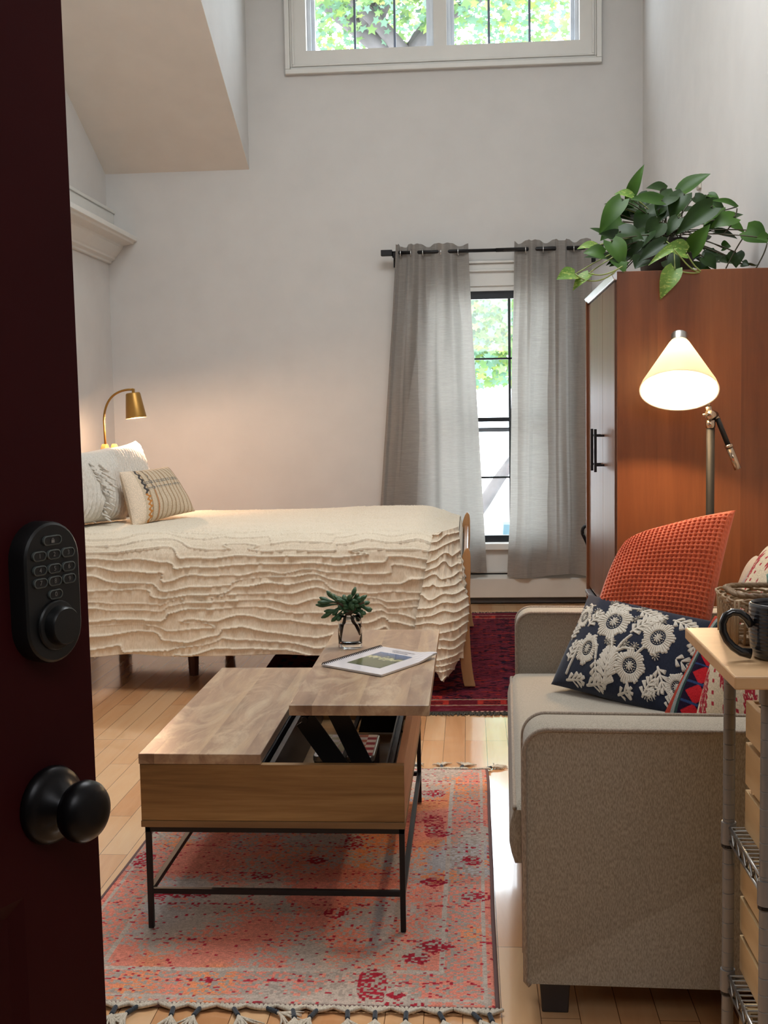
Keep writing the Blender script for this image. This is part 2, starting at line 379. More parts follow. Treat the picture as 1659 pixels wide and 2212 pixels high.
# radiator ----------------------------------------------------------------
h = thing('baseboard_heater', 'white metal baseboard heater along the wall under the window', 'heater', (.15, YB-.04, 0))
M_heat = plain('heater_enamel', S(196, 192, 184), .45, nz=.02)
hx0, hx1 = -.75, XR-.03
obj('heater_cover', MB().prism([(hx0, YB-.012, .186), (hx0, YB-.035, .186), (hx0, YB-.07, .165), (hx0, YB-.07, .045), (hx0, YB-.012, .045)], (hx1-hx0, 0, 0)), M_heat, h, bevel=.003)
obj('heater_top_rail', B((hx0, YB-.028, .196), (hx1, YB-.001, .204)), M_heat, h)
obj('heater_back', MB().box((hx0, YB-.012, .01), (hx1, YB-.001, .196)).box((hx0, YB-.05, .01), (hx1, YB-.012, .045)), plain('heater_painted_shade', S(60, 58, 58), .6), h)  # dark colour paints in the shade of the gap under the cover

# ------------------------------------------------------------------ front door
DT = Vector((.43, .903, 0)).normalized(); DN = Vector((.903, -.43, 0)).normalized()   # along the leaf to its free edge / outward normal
K0 = Vector((-.371, .97, 0))
LE = -.0078     # the leaf hangs very slightly out of plumb
DM = Matrix(((DT.x, DN.x, LE*DT.x, K0.x-LE*.72*DT.x), (DT.y, DN.y, LE*DT.y, K0.y-LE*.72*DT.y), (0, 0, 1, 0), (0, 0, 0, 1)))     # local x along leaf, y out of the face, z up
M_door = plain('maroon_door_paint', S(50, 10, 13), .55, spec=.1, nz=.05, bump=.03, bscale=90)
x_free, x_hinge, th = .058, -.81, .044
m = MB()
def dbox(a, b): m.box(a, b, DM)
pans = [(-.375, -.034, .22, .79), (-.75, -.41, .22, .79), (-.34, -.10, 1.10, 1.90), (-.72, -.45, 1.10, 1.90)]
dbox((x_hinge, -th, .012), (x_free, -.008, 2.04))
xs = sorted({x_hinge, x_free}|{p for q in pans for p in q[:2]}); zs = sorted({.012, 2.04}|{p for q in pans for p in q[2:]})
for i in range(len(xs)-1):
    for j in range(len(zs)-1):
        cx, cz = (xs[i]+xs[i+1])/2, (zs[j]+zs[j+1])/2
        if not any(q[0] < cx < q[1] and q[2] < cz < q[3] for q in pans): dbox((xs[i], -.008, zs[j]), (xs[i+1], 0, zs[j+1]))
door = struct('door_1', m, M_door)
for q in pans:
    m = MB(); a, b, c, d = q
    m2 = [(.0, .000), (.014, -.006), (.03, -.007), (.05, -.001)]
    k = [m.addv([DM@Vector((a+i, y, c+i)), DM@Vector((b-i, y, c+i)), DM@Vector((b-i, y, d-i)), DM@Vector((a+i, y, d-i))]) for i, y in m2]
    for u, v in zip(k, k[1:]):
        for j in range(4): m.face(u+j, u+(j+1) % 4, v+(j+1) % 4, v+j)
    m.face(*[k[-1]+j for j in range(4)]); obj('door_panel', m, M_door, door)
RD = Matrix(((DT.x, DN.x, 0, 0), (DT.y, DN.y, 0, 0), (0, 0, 1, 0), (0, 0, 0, 1)))@Matrix.Rotation(-PI/2, 4, 'X')     # local z -> outward
def dl(z, p): return DM@Vector((0, p, z))
ZK = .862
m = MB().lathe([(0, .0), (.034, 0), (.0345, .003), (.033, .008), (.028, .011), (.0225, .013), (.020, .0175), (.013, .021), (.011, .025), (.0115, .028)], dl(ZK, 0), 40, RD)
kn = obj('door_knob', m, M_bronze, door, smooth=True)
m = MB().lathe([(.0112, .0265), (.018, .0285), (.0245, .0335), (.0268, .0395), (.0265, .045), (.0235, .050), (.017, .054), (.009, .0562), (.0001, .0566)], dl(ZK, 0), 40, RD)
obj('knob_handle', m, M_bronze, kn, smooth=True)
# keypad deadbolt
ZL0, ZL1, hw = .990, 1.1125, .0325
def stadium(w, z0, z1, y, n=16, dx=0):
    pts = []
    for i in range(n+1): a = PI*i/n; pts.append((dx+w*math.cos(a), y, z1-w+w*math.sin(a)))
    for i in range(n+1): a = PI+PI*i/n; pts.append((dx+w*math.cos(a), y, z0+w+w*math.sin(a)))
    return [DM@Vector(p) for p in pts]
def loft(rings):
    m = MB(); ks = [m.addv(r) for r in rings]; n = len(rings[0])
    for a, b in zip(ks, ks[1:]):
        for j in range(n): m.face(a+j, a+(j+1) % n, b+(j+1) % n, b+j)
    m.face(*[ks[0]+j for j in range(n)]); m.face(*[ks[-1]+j for j in range(n)]); return m
m = loft([stadium(hw, ZL0, ZL1, 0), stadium(hw, ZL0, ZL1, .014), stadium(hw-.001, ZL0+.001, ZL1-.001, .017), stadium(hw-.003, ZL0+.003, ZL1-.003, .0185)])
M_lock = plain('lock_black', S(20, 21, 22), .38, .2, nz=.05)
lock = obj('keypad_lock', m, M_lock, door, autosmooth=.6)
M_bez = plain('key_bezel', S(96, 102, 100), .35, .5); M_keyf = plain('key_face', S(14, 14, 15), .4); M_dig = plain('key_digit', S(120, 118, 114), .5)
def glyph(ch, h):
    cu = bpy.data.curves.new('g', 'FONT'); cu.body = ch; cu.size = h; cu.align_x = 'CENTER'; cu.align_y = 'CENTER'; cu.resolution_u = 3
    o = bpy.data.objects.new('g', cu); COL.objects.link(o); dg = bpy.context.evaluated_depsgraph_get(); me = o.evaluated_get(dg).to_mesh()
    vs = [tuple(v.co) for v in me.vertices]; fs = [tuple(p.vertices) for p in me.polygons]
    o.to_mesh_clear() if hasattr(o, 'to_mesh_clear') else None
    bpy.data.objects.remove(o); bpy.data.curves.remove(cu); return vs, fs
def key(x, z, w, ch, nm='key'):
    def st(s_, y): # horizontal stadium
        r = .0042+s_; pts = []
        for i in range(11): a = -PI/2+PI*i/10; pts.append((x+w-.0042+r*math.cos(a), y, z+r*math.sin(a)))
        for i in range(11): a = PI/2+PI*i/10; pts.append((x-w+.0042+r*math.cos(a), y, z+r*math.sin(a)))
        return [DM@Vector(p) for p in pts]
    m = loft([st(.0, .0182), st(.0, .0205), st(-.0009, .0208), st(-.0010, .0200)])
    nfa = len(m.f); m.mi = [0]*(nfa-1)+[1]
    if ch == 'lock':
        k = m.addv([DM@Vector((x+a, .0206, z+b)) for a, b in ((-.0018, -.0022), (.0018, -.0022), (.0018, .0004), (-.0018, .0004))]); m.face(k, k+1, k+2, k+3)
        arc = [(.0013*math.cos(PI*i/8), .0004+.0016*math.sin(PI*i/8)) for i in range(9)]; arc2 = [(.0008*math.cos(PI*i/8), .0004+.001*math.sin(PI*i/8)) for i in range(9)]
        k = m.addv([DM@Vector((x+a, .0206, z+b)) for a, b in arc+arc2])
        for i in range(8): m.face(k+i, k+i+1, k+9+i+1, k+9+i)
        m.mi += [2]*9
    else:
        vs, fs = glyph(ch, .0058); k = m.addv([DM@Vector((x+a, .0206, z+b)) for a, b, _ in vs])
        for f in fs: m.face(*[k+i for i in f])
        m.mi += [2]*len(fs)
    obj(nm, m, [M_bez, M_keyf, M_dig], lock, fix=False)
def zz(py): return 1.197-(py-890)/2500*.955
key(-.001, zz(1153), .0105, 'lock')
for r_, py in enumerate((1185, 1217, 1245)):
    for c_ in range(3): key(-.0165+.0165*c_, zz(py), .0076, str(r_*3+c_+1))
key(0, zz(1275), .0078, '0')
obj('lock_turn_dial', MB().lathe([(.0215, .017), (.0215, .0205), (.0205, .022), (.0172, .0228), (.0164, .0300), (.015, .0320), (.0001, .0326)], DM@Vector((0, 0, zz(1345))), 40, RD), M_lock, lock, autosmooth=.5)

# ------------------------------------------------------------------ rugs
def rugmesh(x0, x1, y0, y1, cx, cy, z, thick, colfn, rot=0, wob=.004, seed=1):
    nx = int((x1-x0)/cx); ny = int((y1-y0)/cy)
    X, Y = np.meshgrid(np.linspace(x0, x1, nx+1), np.linspace(y0, y1, ny+1), indexing='ij')
    wx = (vnoise(Y*3, X*0+seed, seed)-.5)*2*wob*sm(np.abs(X-(x0+x1)/2), 0, (x1-x0)/2); wy = (vnoise(X*4, Y*0+seed, seed+5)-.5)*2*wob
    Z = z+thick+(vnoise(X*5, Y*5, seed+3)-.5)*.0025+(vnoise(X*160, Y*160, seed+8)-.5)*.0022
    edge = np.minimum(np.minimum(X-x0, x1-X), np.minimum(Y-y0, y1-Y)); Z -= thick*.8*(1-sm(edge, 0, .006))
    P = np.stack([X+wx, Y+wy, Z], -1)
    m = MB().grid(P)
    return m, X, Y
def lin(c): return np.array(S(*c)[:3])
RX0, RX1, RY0, RY1 = -.925, .048, 2.235, 3.812
def pinkcol(X, Y):
    qx = np.floor(X/.0072); qy = np.floor(Y/.0058)
    u = X-RX0; v = Y-RY0; W_, L_ = RX1-RX0, RY1-RY0
    rnd = vnoise(qx*7.31+.5*0, qy*5.17, 11)*0+((np.sin(qx*12.9898+qy*78.233)*43758.5453) % 1)
    rn2 = (np.sin(qx*39.34+qy*11.13)*24634.63) % 1
    low = vnoise(X*5.5, Y*5, 21)*.6+vnoise(X*14, Y*13, 22)*.4
    lo2 = vnoise(X*3.1+5, Y*3.3, 31)*.6+vnoise(X*11, Y*9, 32)*.4
    grey = lin((196, 178, 164)); sal = lin((226, 140, 120)); ora = lin((232, 146, 102)); red = lin((166, 44, 58)); blue = lin((192, 182, 178))
    a = np.clip((low-.45)*3.6+(rnd-.5)*1.25+.56, 0, 1)[..., None]
    warm = sal*(1-sm(lo2, .5, .62)[..., None])+ora*sm(lo2, .5, .62)[..., None]
    ga = vnoise(X*4, Y*4, 77)[..., None]; g = grey*(1-sm(ga, .55, .75))+blue*sm(ga, .55, .75)
    c = g*(1-sm(a, .35, .65))+warm*sm(a, .35, .65)
    e = np.minimum(np.minimum(u, W_-u), np.minimum(v, L_-v)*.8)
    ln = ((np.abs(e-.115) < .006) | (np.abs(e-.022) < .005)); c = np.where(ln[..., None], grey*1.02, c)
    bord = ((e > .03) & (e < .11)); c = np.where((bord & (rnd < .45))[..., None], grey*.86, c)
    fig = vnoise(X*9+3, Y*9+9, 41); rmask = (rn2 > .965) | ((fig > .86) & (rnd > .45)) | ((np.abs(((v*5.2) % 1)-.5) < .03) & (rn2 > .7))
    # pointed red medallions inside the border
    for (mx, my, s_) in ((-.085, 2.50, .040), (-.10, 2.86, .035), (-.09, 3.2, .03), (-.12, 3.55, .03), (-.16, 2.28, .02), (-.42, 3.0, .03)):
        d = np.abs(X-mx)/1.2+np.abs(Y-my); rmask |= (d < s_) & (rnd > .32)
    c = np.where(rmask[..., None], red*(.8+.5*rn2[..., None]), c)
    c = c*(.86+.26*rnd[..., None])
    grout = ((X/.0072) % 1 < .16) | ((Y/.0058) % 1 < .2)
    return np.where(grout[..., None], c*.66, c)
def finish_rug(o, X, Y, fn):
    c = fn(X, Y).reshape(-1, 3); setcol(o, np.concatenate([c, np.ones((len(c), 1))], 1))
M_rug = attrmat('woven_rug', bump=.3)
rr = thing('area_rug', 'faded coral and grey woven rug with knotted tassels under the coffee table', 'rug', (-.44, 3.0, 0))
m, X, Y = rugmesh(RX0, RX1, RY0, RY1, .0024, .0029, 0, .011, None, seed=3)
o = obj('rug_field', m, M_rug, rr, smooth=True, fix=False); finish_rug(o, X, Y, pinkcol)
m = MB()
for x in (RX0, RX1): m.tube([(x+(vnoise(np.array(y*3.), np.array(3.), 3)-.5)*.008, y, .0055) for y in np.linspace(RY0, RY1, 40)], .0055, 6)
for y in (RY0, RY1): m.tube([(x, y+(float(vnoise(np.array(x*4.), np.array(3.), 8))-.5)*.008, .0055) for x in np.linspace(RX0, RX1, 40)], .0052, 6)
obj('rug_binding', m, plain('rug_edge', S(112, 84, 80), .9), rr, smooth=True)
M_tas = fabric('tassel_cotton', S(226, 214, 196), S(196, 182, 162), 500); M_wrap = fabric('tassel_wrap', S(66, 72, 80), S(48, 54, 62), 900)
def tassel(x, y, sgn, ang, rnd):
    d = Vector((math.sin(ang), -sgn*math.cos(ang), 0)); w = MB()
    # gathered web between neighbouring knots
    for k in range(7):
        t = (k-3)/3*.030
        w.tube(bez((x+t, y, .010), (x+t*.9, y-sgn*.006, .011), (x+t*.3, y-sgn*.012, .009), Vector((x, y, .0075))+d*.016, 6), .0042, 5)
    a = Vector((x, y, .0075))+d*.040
    for k in range(16):
        q = ang+(rnd.random()-.5)*1.5; e = Vector((math.sin(q), -sgn*math.cos(q), 0)); L = .035+rnd.random()*.03
        mid = a+d*.012+e*L*.5+Vector((0, 0, .006*rnd.random())); end = a+e*L+Vector((rnd.random()*.016-.008, rnd.random()*.016-.008, -.004))
        end.z = .0025; w.tube(bez(a, a+d*.01, mid, end, 6), [.0022, .0024, .0026, .0026, .0022, .0014], 4)
    ta = obj('tassel', w, M_tas, rr, smooth=True)
    b = MB().tube([Vector((x, y, .0078))+d*(.014+.03*i/9)+Vector((0, 0, .0006*(i % 2))) for i in range(10)], [.0052 if i % 2 else .0046 for i in range(10)], 8)
    obj('tassel_wrap', b, M_wrap, ta, smooth=True)
rn = random.Random(5)
for px, a in zip((247, 300, 370, 432, 495, 560, 627, 688, 748, 809, 877, 944, 1014, 1054), (.0, -.5, .1, -.2, .5, 1.0, .25, -.35, .1, .05, .0, .3, .5, .2)):
    q = atz(px, 2178+.02*(px-230), .01); tassel(q.x, RY0-.002, 1, a, rn)
for xx, a in ((RX0+.03, .2), (-.8, .3), (-.7, -.2), (-.6, .1), (-.5, .3), (-.4, -.3), (-.3, .1), (-.2, .2), (-.10, -.1), (-.045, .3), (.03, .9)):
    tassel(xx, RY1+.002, -1, a, rn)

QX0, QX1, QY0, QY1 = -.985, .485, 4.56, 6.93
def redcol(X, Y):
    xc = .075
    mp = ((X-xc+.5*1.0) % .5)-.25; ax = np.abs(mp)           # mirrored motif columns
    v = (Y-QY0) % .17-.085
    qx = np.floor(X/.006); qy = np.floor(Y/.008); rnd = (np.sin(qx*12.9898+qy*78.233)*43758.5453) % 1
    base = lin((92, 26, 34)); dk = lin((34, 14, 24)); br = lin((150, 44, 36)); mau = lin((104, 40, 52)); navy = lin((26, 26, 44)); wht = lin((196, 150, 130))
    c = base+(mau-base)*(vnoise(X*9, Y*30, 5)[..., None]*.9)
    c = np.where(((np.abs(v) < .035) & (ax < .05) & (ax > .012))[..., None], br, c)
    c = np.where(((np.abs(np.abs(v)-.045+ax*.12) < .006) & (ax < .18))[..., None], dk, c)
    c = np.where(((np.abs(np.abs(v)-.02+np.abs(ax-.12)*.35) < .0055) & (ax > .06))[..., None], dk, c)
    c = np.where(((np.abs(v-.01*np.sign(np.sin(ax*160))) < .006) & (ax > .03) & (ax < .2) & (np.sin(ax*90) > -.2))[..., None], navy, c)
    c = np.where(((np.abs(v)+ax*2 < .03) | ((ax < .012) & (np.abs(v) > .055)))[..., None], navy, c)
    c = np.where((((ax-.11)**2*3+(np.abs(v)-.055)**2*5 < .0006))[..., None], dk, c)
    c = np.where(((vnoise(X*40, Y*110, 9) > .72))[..., None], dk*1.1, c)
    c = np.where(((vnoise(X*35+9, Y*90, 19) > .8))[..., None], br*.8, c)
    ed = np.minimum(Y-QY0, QY1-Y); ex = np.minimum(X-QX0, QX1-X)
    e = ed
    ce = base*.9+0*c
    tri = np.abs(((X-xc+.35) % .24)-.12)
    ce = np.where(((e > .13) & (e < .21) & (tri < .06))[..., None], br*1.05, ce)
    ce = np.where(((e > .14) & (e < .20) & (tri < .035) & (np.sin(e*260) > 0))[..., None], dk, ce)
    ce = np.where(((np.abs(e-.12) < .006) | (np.abs(e-.215) < .006))[..., None], wht*.5, ce)
    ce = np.where(((e > .03) & (e < .12) & (vnoise(X*18, Y*80, 3) > .6))[..., None], mau*.9, ce)
    c = np.where((e < .22)[..., None], ce, c)
    k = (ex < .16); c = np.where(k[..., None], base*.95, c); c = np.where((k & (np.abs(ex-.09+.02*np.sign(np.sin(Y*42))) < .012))[..., None], navy, c)
    c = np.where((e < .03)[..., None], np.where((np.sin(X*320) > .2)[..., None] & (np.abs(((X-.07+.17) % .34)-.17) < .075)[..., None], wht, lin((66, 56, 50))), c)
    c = np.where((e < .014)[..., None], lin((58, 56, 50)), c)
    return c*(.8+.4*rnd[..., None])
rd = thing('oriental_rug', 'deep red oriental rug with dark motifs lying partly under the bed', 'rug', (-.25, 5.7, 0))
m, X, Y = rugmesh(QX0, QX1, QY0, QY1, .006, .005, 0, .008, None, seed=9)
o = obj('rug_field', m, M_rug, rd, smooth=True, fix=False); finish_rug(o, X, Y, redcol)
rn = random.Random(2)
M_fringe = plain('grey_fringe', S(72, 68, 60), .95)
for y, s_ in ((QY0, 1), (QY1, -1)):
    m = MB()
    for i in range(210):
        x = QX0+(QX1-QX0)*(i+rn.random())/210; L = .012+.016*rn.random()
        m.tube([(x, y+.002*s_, .006), (x+rn.random()*.01-.005, y-s_*L*.6, .006), (x+rn.random()*.02-.01, y-s_*L, .002)], [.0035, .003, .0012], 4)
    obj('rug_fringe', m, M_fringe, rd)

# ------------------------------------------------------------------ bed
BY0, BY1 = 4.98, 6.44
bed = thing('bed', 'light beech wooden bed frame with curved footboard posts', 'bed', (-1.0, 5.7, 0))
def strip(pts_l, pts_r, y0, y1):
    """board whose outline in x-z is given by left and right edges"""
    poly = [(x, y0, z) for x, z in pts_l]+[(x, y0, z) for x, z in reversed(pts_r)]
    return MB().prism(poly, (0, y1-y0, 0))
def post(y0, y1, zt, k=1):
    zs_ = [.0145, .04, .10, .18, .28, .36, .44, .50, .55, .585, .61, .622]
    l = [-.030, -.036, -.044, -.050, -.052, -.050, -.047, -.045, -.042, -.034, -.024, -.014]
    r = [.018, .012, .004, -.002, -.005, -.004, -.001, .002, .003, .003, .000, -.008]
    s_ = zt/.622
    return strip([(a, z*s_) for a, z in zip(l, zs_)], [(a, z*s_) for a, z in zip(r, zs_)], y0, y1)
obj('footboard_post', post(BY0, BY0+.028, .622), M_beech, bed, bevel=.004); obj('footboard_post', post(BY1-.028, BY1, .655), M_beech, bed, bevel=.004)
M_fb = wood('footboard_beech', S(150, 104, 74), S(176, 130, 98), S(190, 146, 114), 'Y', rough=.28, contrast=.6, coat=.4)
obj('footboard', B((-.028, BY0+.028, .30), (-.008, BY1-.028, .585)), M_fb, bed, bevel=.003)
obj('side_rail', B((-1.97, BY0+.035, .24), (-.04, BY0+.06, .36)), M_beechx, bed, bevel=.003)
obj('side_rail', B((-1.97, BY1-.06, .24), (-.04, BY1-.035, .36)), M_beechx, bed, bevel=.003)
obj('slat_base', B((-1.96, BY0+.06, .30), (-.05, BY1-.06, .34)), M_beechx, bed)
m = MB(); m.box((-2.0, 5.0, .30), (-1.975, 6.42, .98)); m.box((-2.005, 4.99, .985), (-1.965, 6.44, 1.02))
obj('headboard', m, M_beechx, bed, bevel=.004)
M_leg = plain('bed_leg_wood', S(96, 52, 34), .45)
for x, y in ((-1.97, 5.04), (-1.97, 6.40)): obj('leg', B((x-.03, y-.03, 0), (x+.03, y+.03, .985)), M_leg, bed, bevel=.004)
obj('leg', MB().tube([(-1.30, 5.28, 0), (-1.30, 5.28, .30)], [.022, .034], 14), M_leg, bed, smooth=False)
obj('leg', MB().tube([(-1.30, 6.1, 0), (-1.30, 6.1, .30)], [.022, .034], 14), M_leg, bed)
obj('mattress', B((-1.955, BY0+.03, .345), (-.075, BY1-.03, .62)), plain('mattress_white', S(220, 214, 205), .8), bed, bevel=.03)

# bedspread : profile around the mattress, ruffles run lengthwise
ZT = .678
prof = [(BY1+.03, .22)]
def arc(cy, cz, r, a0, a1, n=10): return [(cy+r*math.cos(a0+(a1-a0)*i/n), cz+r*math.sin(a0+(a1-a0)*i/n)) for i in range(n+1)]
prof = [(BY1+.035, .25)]+arc(BY1-.055, ZT-.09+.012, .09, 0, PI/2)+[(5.9, ZT+.016), (5.5, ZT+.018)]+arc(BY0+.085, ZT-.10, .115, PI/2, PI)+[(BY0-.040, .40), (BY0-.052, .172)]
pv = np.array(prof); seg = np.sqrt(((pv[1:]-pv[:-1])**2).sum(1)); acc = np.concatenate([[0], np.cumsum(seg)]); LT = acc[-1]
nU, nV = 430, 820
U = np.linspace(0, 1, nU); V = np.linspace(0, LT, nV)
py_ = np.interp(V, acc, pv[:, 0]); pz_ = np.interp(V, acc, pv[:, 1])
dy = np.gradient(py_); dz = np.gradient(pz_); ln_ = np.sqrt(dy**2+dz**2); nyv = -dz/ln_*-1; nzv = dy/ln_*-1
k_ = np.ones(9)/9
ny_s = np.convolve(np.pad(nyv, 4, 'edge'), k_, 'valid'); nz_s = np.convolve(np.pad(nzv, 4, 'edge'), k_, 'valid')
# outward normal: at front (y decreasing, z decreasing) must point to -y
UU, VV = np.meshgrid(U, V, indexing='ij')
xx = -1.985+UU*(1.985-.052)
def ruffle(xx, VV, seed=0, pitch=.040, amp=.0105):
    row = VV/pitch
    wand = (vnoise(xx*2.6+seed, np.floor(row*.28), 3)-.5)*.0
    step = np.zeros_like(xx)
    wx = (vnoise(xx*3.0+seed*3, VV*9, 17+seed)-.5)*1.5+(vnoise(xx*9+seed, VV*16, 27+seed)-.5)*.75
    wx = wx+(sm(vnoise(xx*4.2+seed*2, VV*10, 37+seed), .44, .56)-.5)*.8
    w = row+wx; fr = w-np.floor(w); idx = np.floor(w)
    lip = np.clip(fr, 0, 1)**14+.12*np.clip(fr, 0, 1)**2
    pinch = .45+.9*vnoise(xx*4, idx*1.7+.3, 51)
    gath = (vnoise(xx*110+idx*13.7, VV*6, 7)-.5)*.0016*(.4+fr)+(vnoise(xx*40, VV*30, 12)-.5)*.002
    ragged = (vnoise(xx*260, idx*3.1, 71)-.5)*.0035*lip
    return amp*lip*pinch+gath+ragged
amp = .0035+.0085*sm(VV, LT-.66, LT-.5)
dsp = ruffle(xx, VV)*(amp/.0105)
dsp += (vnoise(xx*2.2, VV*2.4, 91)-.5)*.020*(1-sm(VV, LT-.55, LT-.45))
front = sm(VV, LT-.55, LT-.38)
bulge = front*(.012*np.sin(xx*5.1+1)+.010*np.sin(xx*11+2))*sm(VV, LT-.5, LT)
hem = (VV > LT-.001)*0
Yg = py_[None, :]+ny_s[None, :]*dsp-bulge; Zg = pz_[None, :]+nz_s[None, :]*dsp
Zg += sm(VV, LT-.3, LT)*((vnoise(xx*6, xx*0, 5)-.5)*.018-.012*sm(-xx, 1.2, 1.9))
# round down over the foot end
foot = sm(xx, -.30, -.045); Zg -= .055*foot**2*(1-front)+.02*foot**2*front
Xg = xx.copy(); Xg += .02*front*sm(xx, -.3, -.05)
m = MB().grid(np.stack([Xg, Yg, Zg], -1))
# foot flap tucked between mattress and footboard
nf = 60; yy = py_[40:760:6]; zz_ = Zg[-1, 40:760:6]; tt = np.linspace(0, 1, nf)
P = np.zeros((nf, len(yy), 3)); P[..., 0] = Xg[-1, 40:760:6][None, :]+.016*np.sin(tt*PI/2)[:, None]; P[..., 1] = Yg[-1, 40:760:6][None, :]
P[..., 2] = zz_[None, :]-(tt**1.6)[:, None]*np.clip(zz_-.36, 0, 1)[None, :]
P[..., 0] += .004*np.sin(P[..., 2]*190)
m.grid(P)
# corner fold hanging over the front, lower than the hem
ed_l = [at(936, 1150, 4.95), at(925, 1200, 4.93), at(912, 1270, 4.92), at(899, 1330, 4.915), at(893, 1380, 4.91), at(918, 1425, 4.905), at(953, 1462, 4.90)]
ed_r = [at(990, 1135, 4.99), at(995, 1185, 4.975), at(994, 1231, 4.96), at(1001, 1262, 4.95), at(1012, 1292, 4.945), at(1013, 1320, 4.94), at(1009, 1360, 4.935), at(1002, 1398, 4.93), at(991, 1425, 4.925), at(978, 1450, 4.92), at(960, 1466, 4.915)]
def resamp(pts, n):
    a = np.array([tuple(p) for p in pts]); s_ = np.concatenate([[0], np.cumsum(np.sqrt(((a[1:]-a[:-1])**2).sum(1)))]); q = np.linspace(0, s_[-1], n)
    return np.stack([np.interp(q, s_, a[:, i]) for i in range(3)], -1), s_[-1]
nt, ns = 330, 90
Lc, _ = resamp(ed_l, nt); Rc, LR = resamp(ed_r, nt); s_ = np.linspace(0, 1, ns)[None, :, None]
k_ = np.ones(15)/15
for C_ in (Lc, Rc):
    for i in range(3): C_[:, i] = np.convolve(np.pad(C_[:, i], 7, 'edge'), k_, 'valid')
P = Lc[:, None, :]*(1-s_)+Rc[:, None, :]*s_
tg = np.linspace(0, LR, nt)[:, None]+0*s_[..., 0]; sg = np.broadcast_to(s_[..., 0], tg.shape)
bul = np.sin(PI*np.clip(sg, 0, 1))**.6
row = tg/.040+.9*(sg-.5)*(1-.5*sg)+(vnoise(sg*4, tg*14, 5)-.5)*1.0; fr = row-np.floor(row)
P[..., 1] -= bul*(.030+.05*sm(tg, .05, .5))+fr**8*.010+(vnoise(sg*26+np.floor(row)*5, tg*9, 8)-.5)*.006
P[..., 0] += (sg-.5)*fr**8*.010
m.grid(P)
o = obj('bedspread', m, M_bed, smooth=True, fix=False); tag(o, 'ivory ruffled bedspread draped over the bed, hanging low at the foot corner', 'bedspread')
sd_ = o.modifiers.new('thick', 'SOLIDIFY'); sd_.thickness = .003; sd_.offset = -1

# ------------------------------------------------------------------ cushions
def pillow(corners, thick, nu=80, nv=80, pinch=.06, disp=None, flat=.0, seedn=0, rnd=(0, 0, 0, 0)):
    """corners TL,TR,BR,BL seen from the front; returns MB(front grid + back grid), uv arrays and a mapper"""
    TL, TR, BR, BL = [np.array(tuple(c)) for c in corners]
    n = np.cross(TR-TL, BL-TL); n /= np.linalg.norm(n)       # towards viewer when TL,TR,BL clockwise from the front
    n = -n
    cen = (TL+TR+BR+BL)/4
    def surf(u, v, side=1, dd=0.0):
        u = np.asarray(u, float); v = np.asarray(v, float)
        pu = (2*u-1); pvv = (2*v-1)
        wc = rnd[0]*(1-u)*(1-v)*((1-u)*(1-v)).clip(0, 1)**1.2+rnd[1]*(u*(1-v)).clip(0, 1)**2.2+rnd[2]*(u*v).clip(0, 1)**2.2+rnd[3]*((1-u)*v).clip(0, 1)**2.2
        uu = .5+.5*pu*(1-pinch*(1-pvv**2))*(1-wc); vv = .5+.5*pvv*(1-pinch*(1-pu**2))*(1-wc)
        base = (TL*((1-uu)*(1-vv))[..., None]+TR*(uu*(1-vv))[..., None]+BR*(uu*vv)[..., None]+BL*((1-uu)*vv)[..., None])
        t_ = (np.clip(1-pu**2, 0, 1)**.42)*(np.clip(1-pvv**2, 0, 1)**.42)
        t_ = t_*(1-.10*pu**2*pvv**2)
        h_ = thick/2*t_+(vnoise(u*4+seedn, v*4, 33+seedn)-.5)*thick*.10*t_
        return base+n*((side*h_)+dd*side)[..., None]
    u = np.linspace(0, 1, nu); v = np.linspace(0, 1, nv); u = .5-.5*np.cos(PI*u)*1 if nu < 60 else u; v = .5-.5*np.cos(PI*v) if nv < 60 else v
    Ug, Vg = np.meshgrid(u, v, indexing='ij')
    edge = np.clip(np.minimum(np.minimum(Ug, 1-Ug), np.minimum(Vg, 1-Vg))*18, 0, 1)
    d = disp(Ug, Vg)*edge if disp is not None else np.zeros_like(Ug)
    m = MB(); m.grid(surf(Ug, Vg, 1, d)); nb = 40
    u2 = np.linspace(0, 1, nb); A, Bv = np.meshgrid(u2, u2, indexing='ij'); m.grid(surf(A, Bv, -1, np.zeros_like(A)))
    uvs = np.concatenate([np.stack([Ug, Vg], -1).reshape(-1, 2), np.stack([A, Bv], -1).reshape(-1, 2)])
    return m, uvs, surf
def setuv(o, uvs):
    l = o.data.uv_layers.new(name='UVMap'); vi = np.empty(len(o.data.loops), np.int32); o.data.loops.foreach_get('vertex_index', vi)
    l.data.foreach_set('uv', uvs[vi].astype(np.float32).ravel())
def cushion(name, label, cat, corners, thick, mat, group=None, colfn=None, parent=None, **kw):
    m, uvs, surf = pillow(corners, thick, **kw)
    o = obj(name, m, mat, parent, smooth=True, fix=False)
    setuv(o, uvs)
    if colfn is not None: setcol(o, np.concatenate([colfn(uvs[:, 0], uvs[:, 1]), np.ones((len(uvs), 1))], 1))
    if parent is None: tag(o, label, cat, group)
    return o, surf
def pleat(n, a, seed=0, axis=0):
    def f(u, v):
        q = u if axis == 0 else v; w = v if axis == 0 else u
        r = q*n+(vnoise(w*4, q*5, seed)-.5)*.8; fr = r-np.floor(r)
        return a*(fr**4)+(vnoise(w*60, np.floor(r)*3., seed+2)-.5)*a*.25
    return f
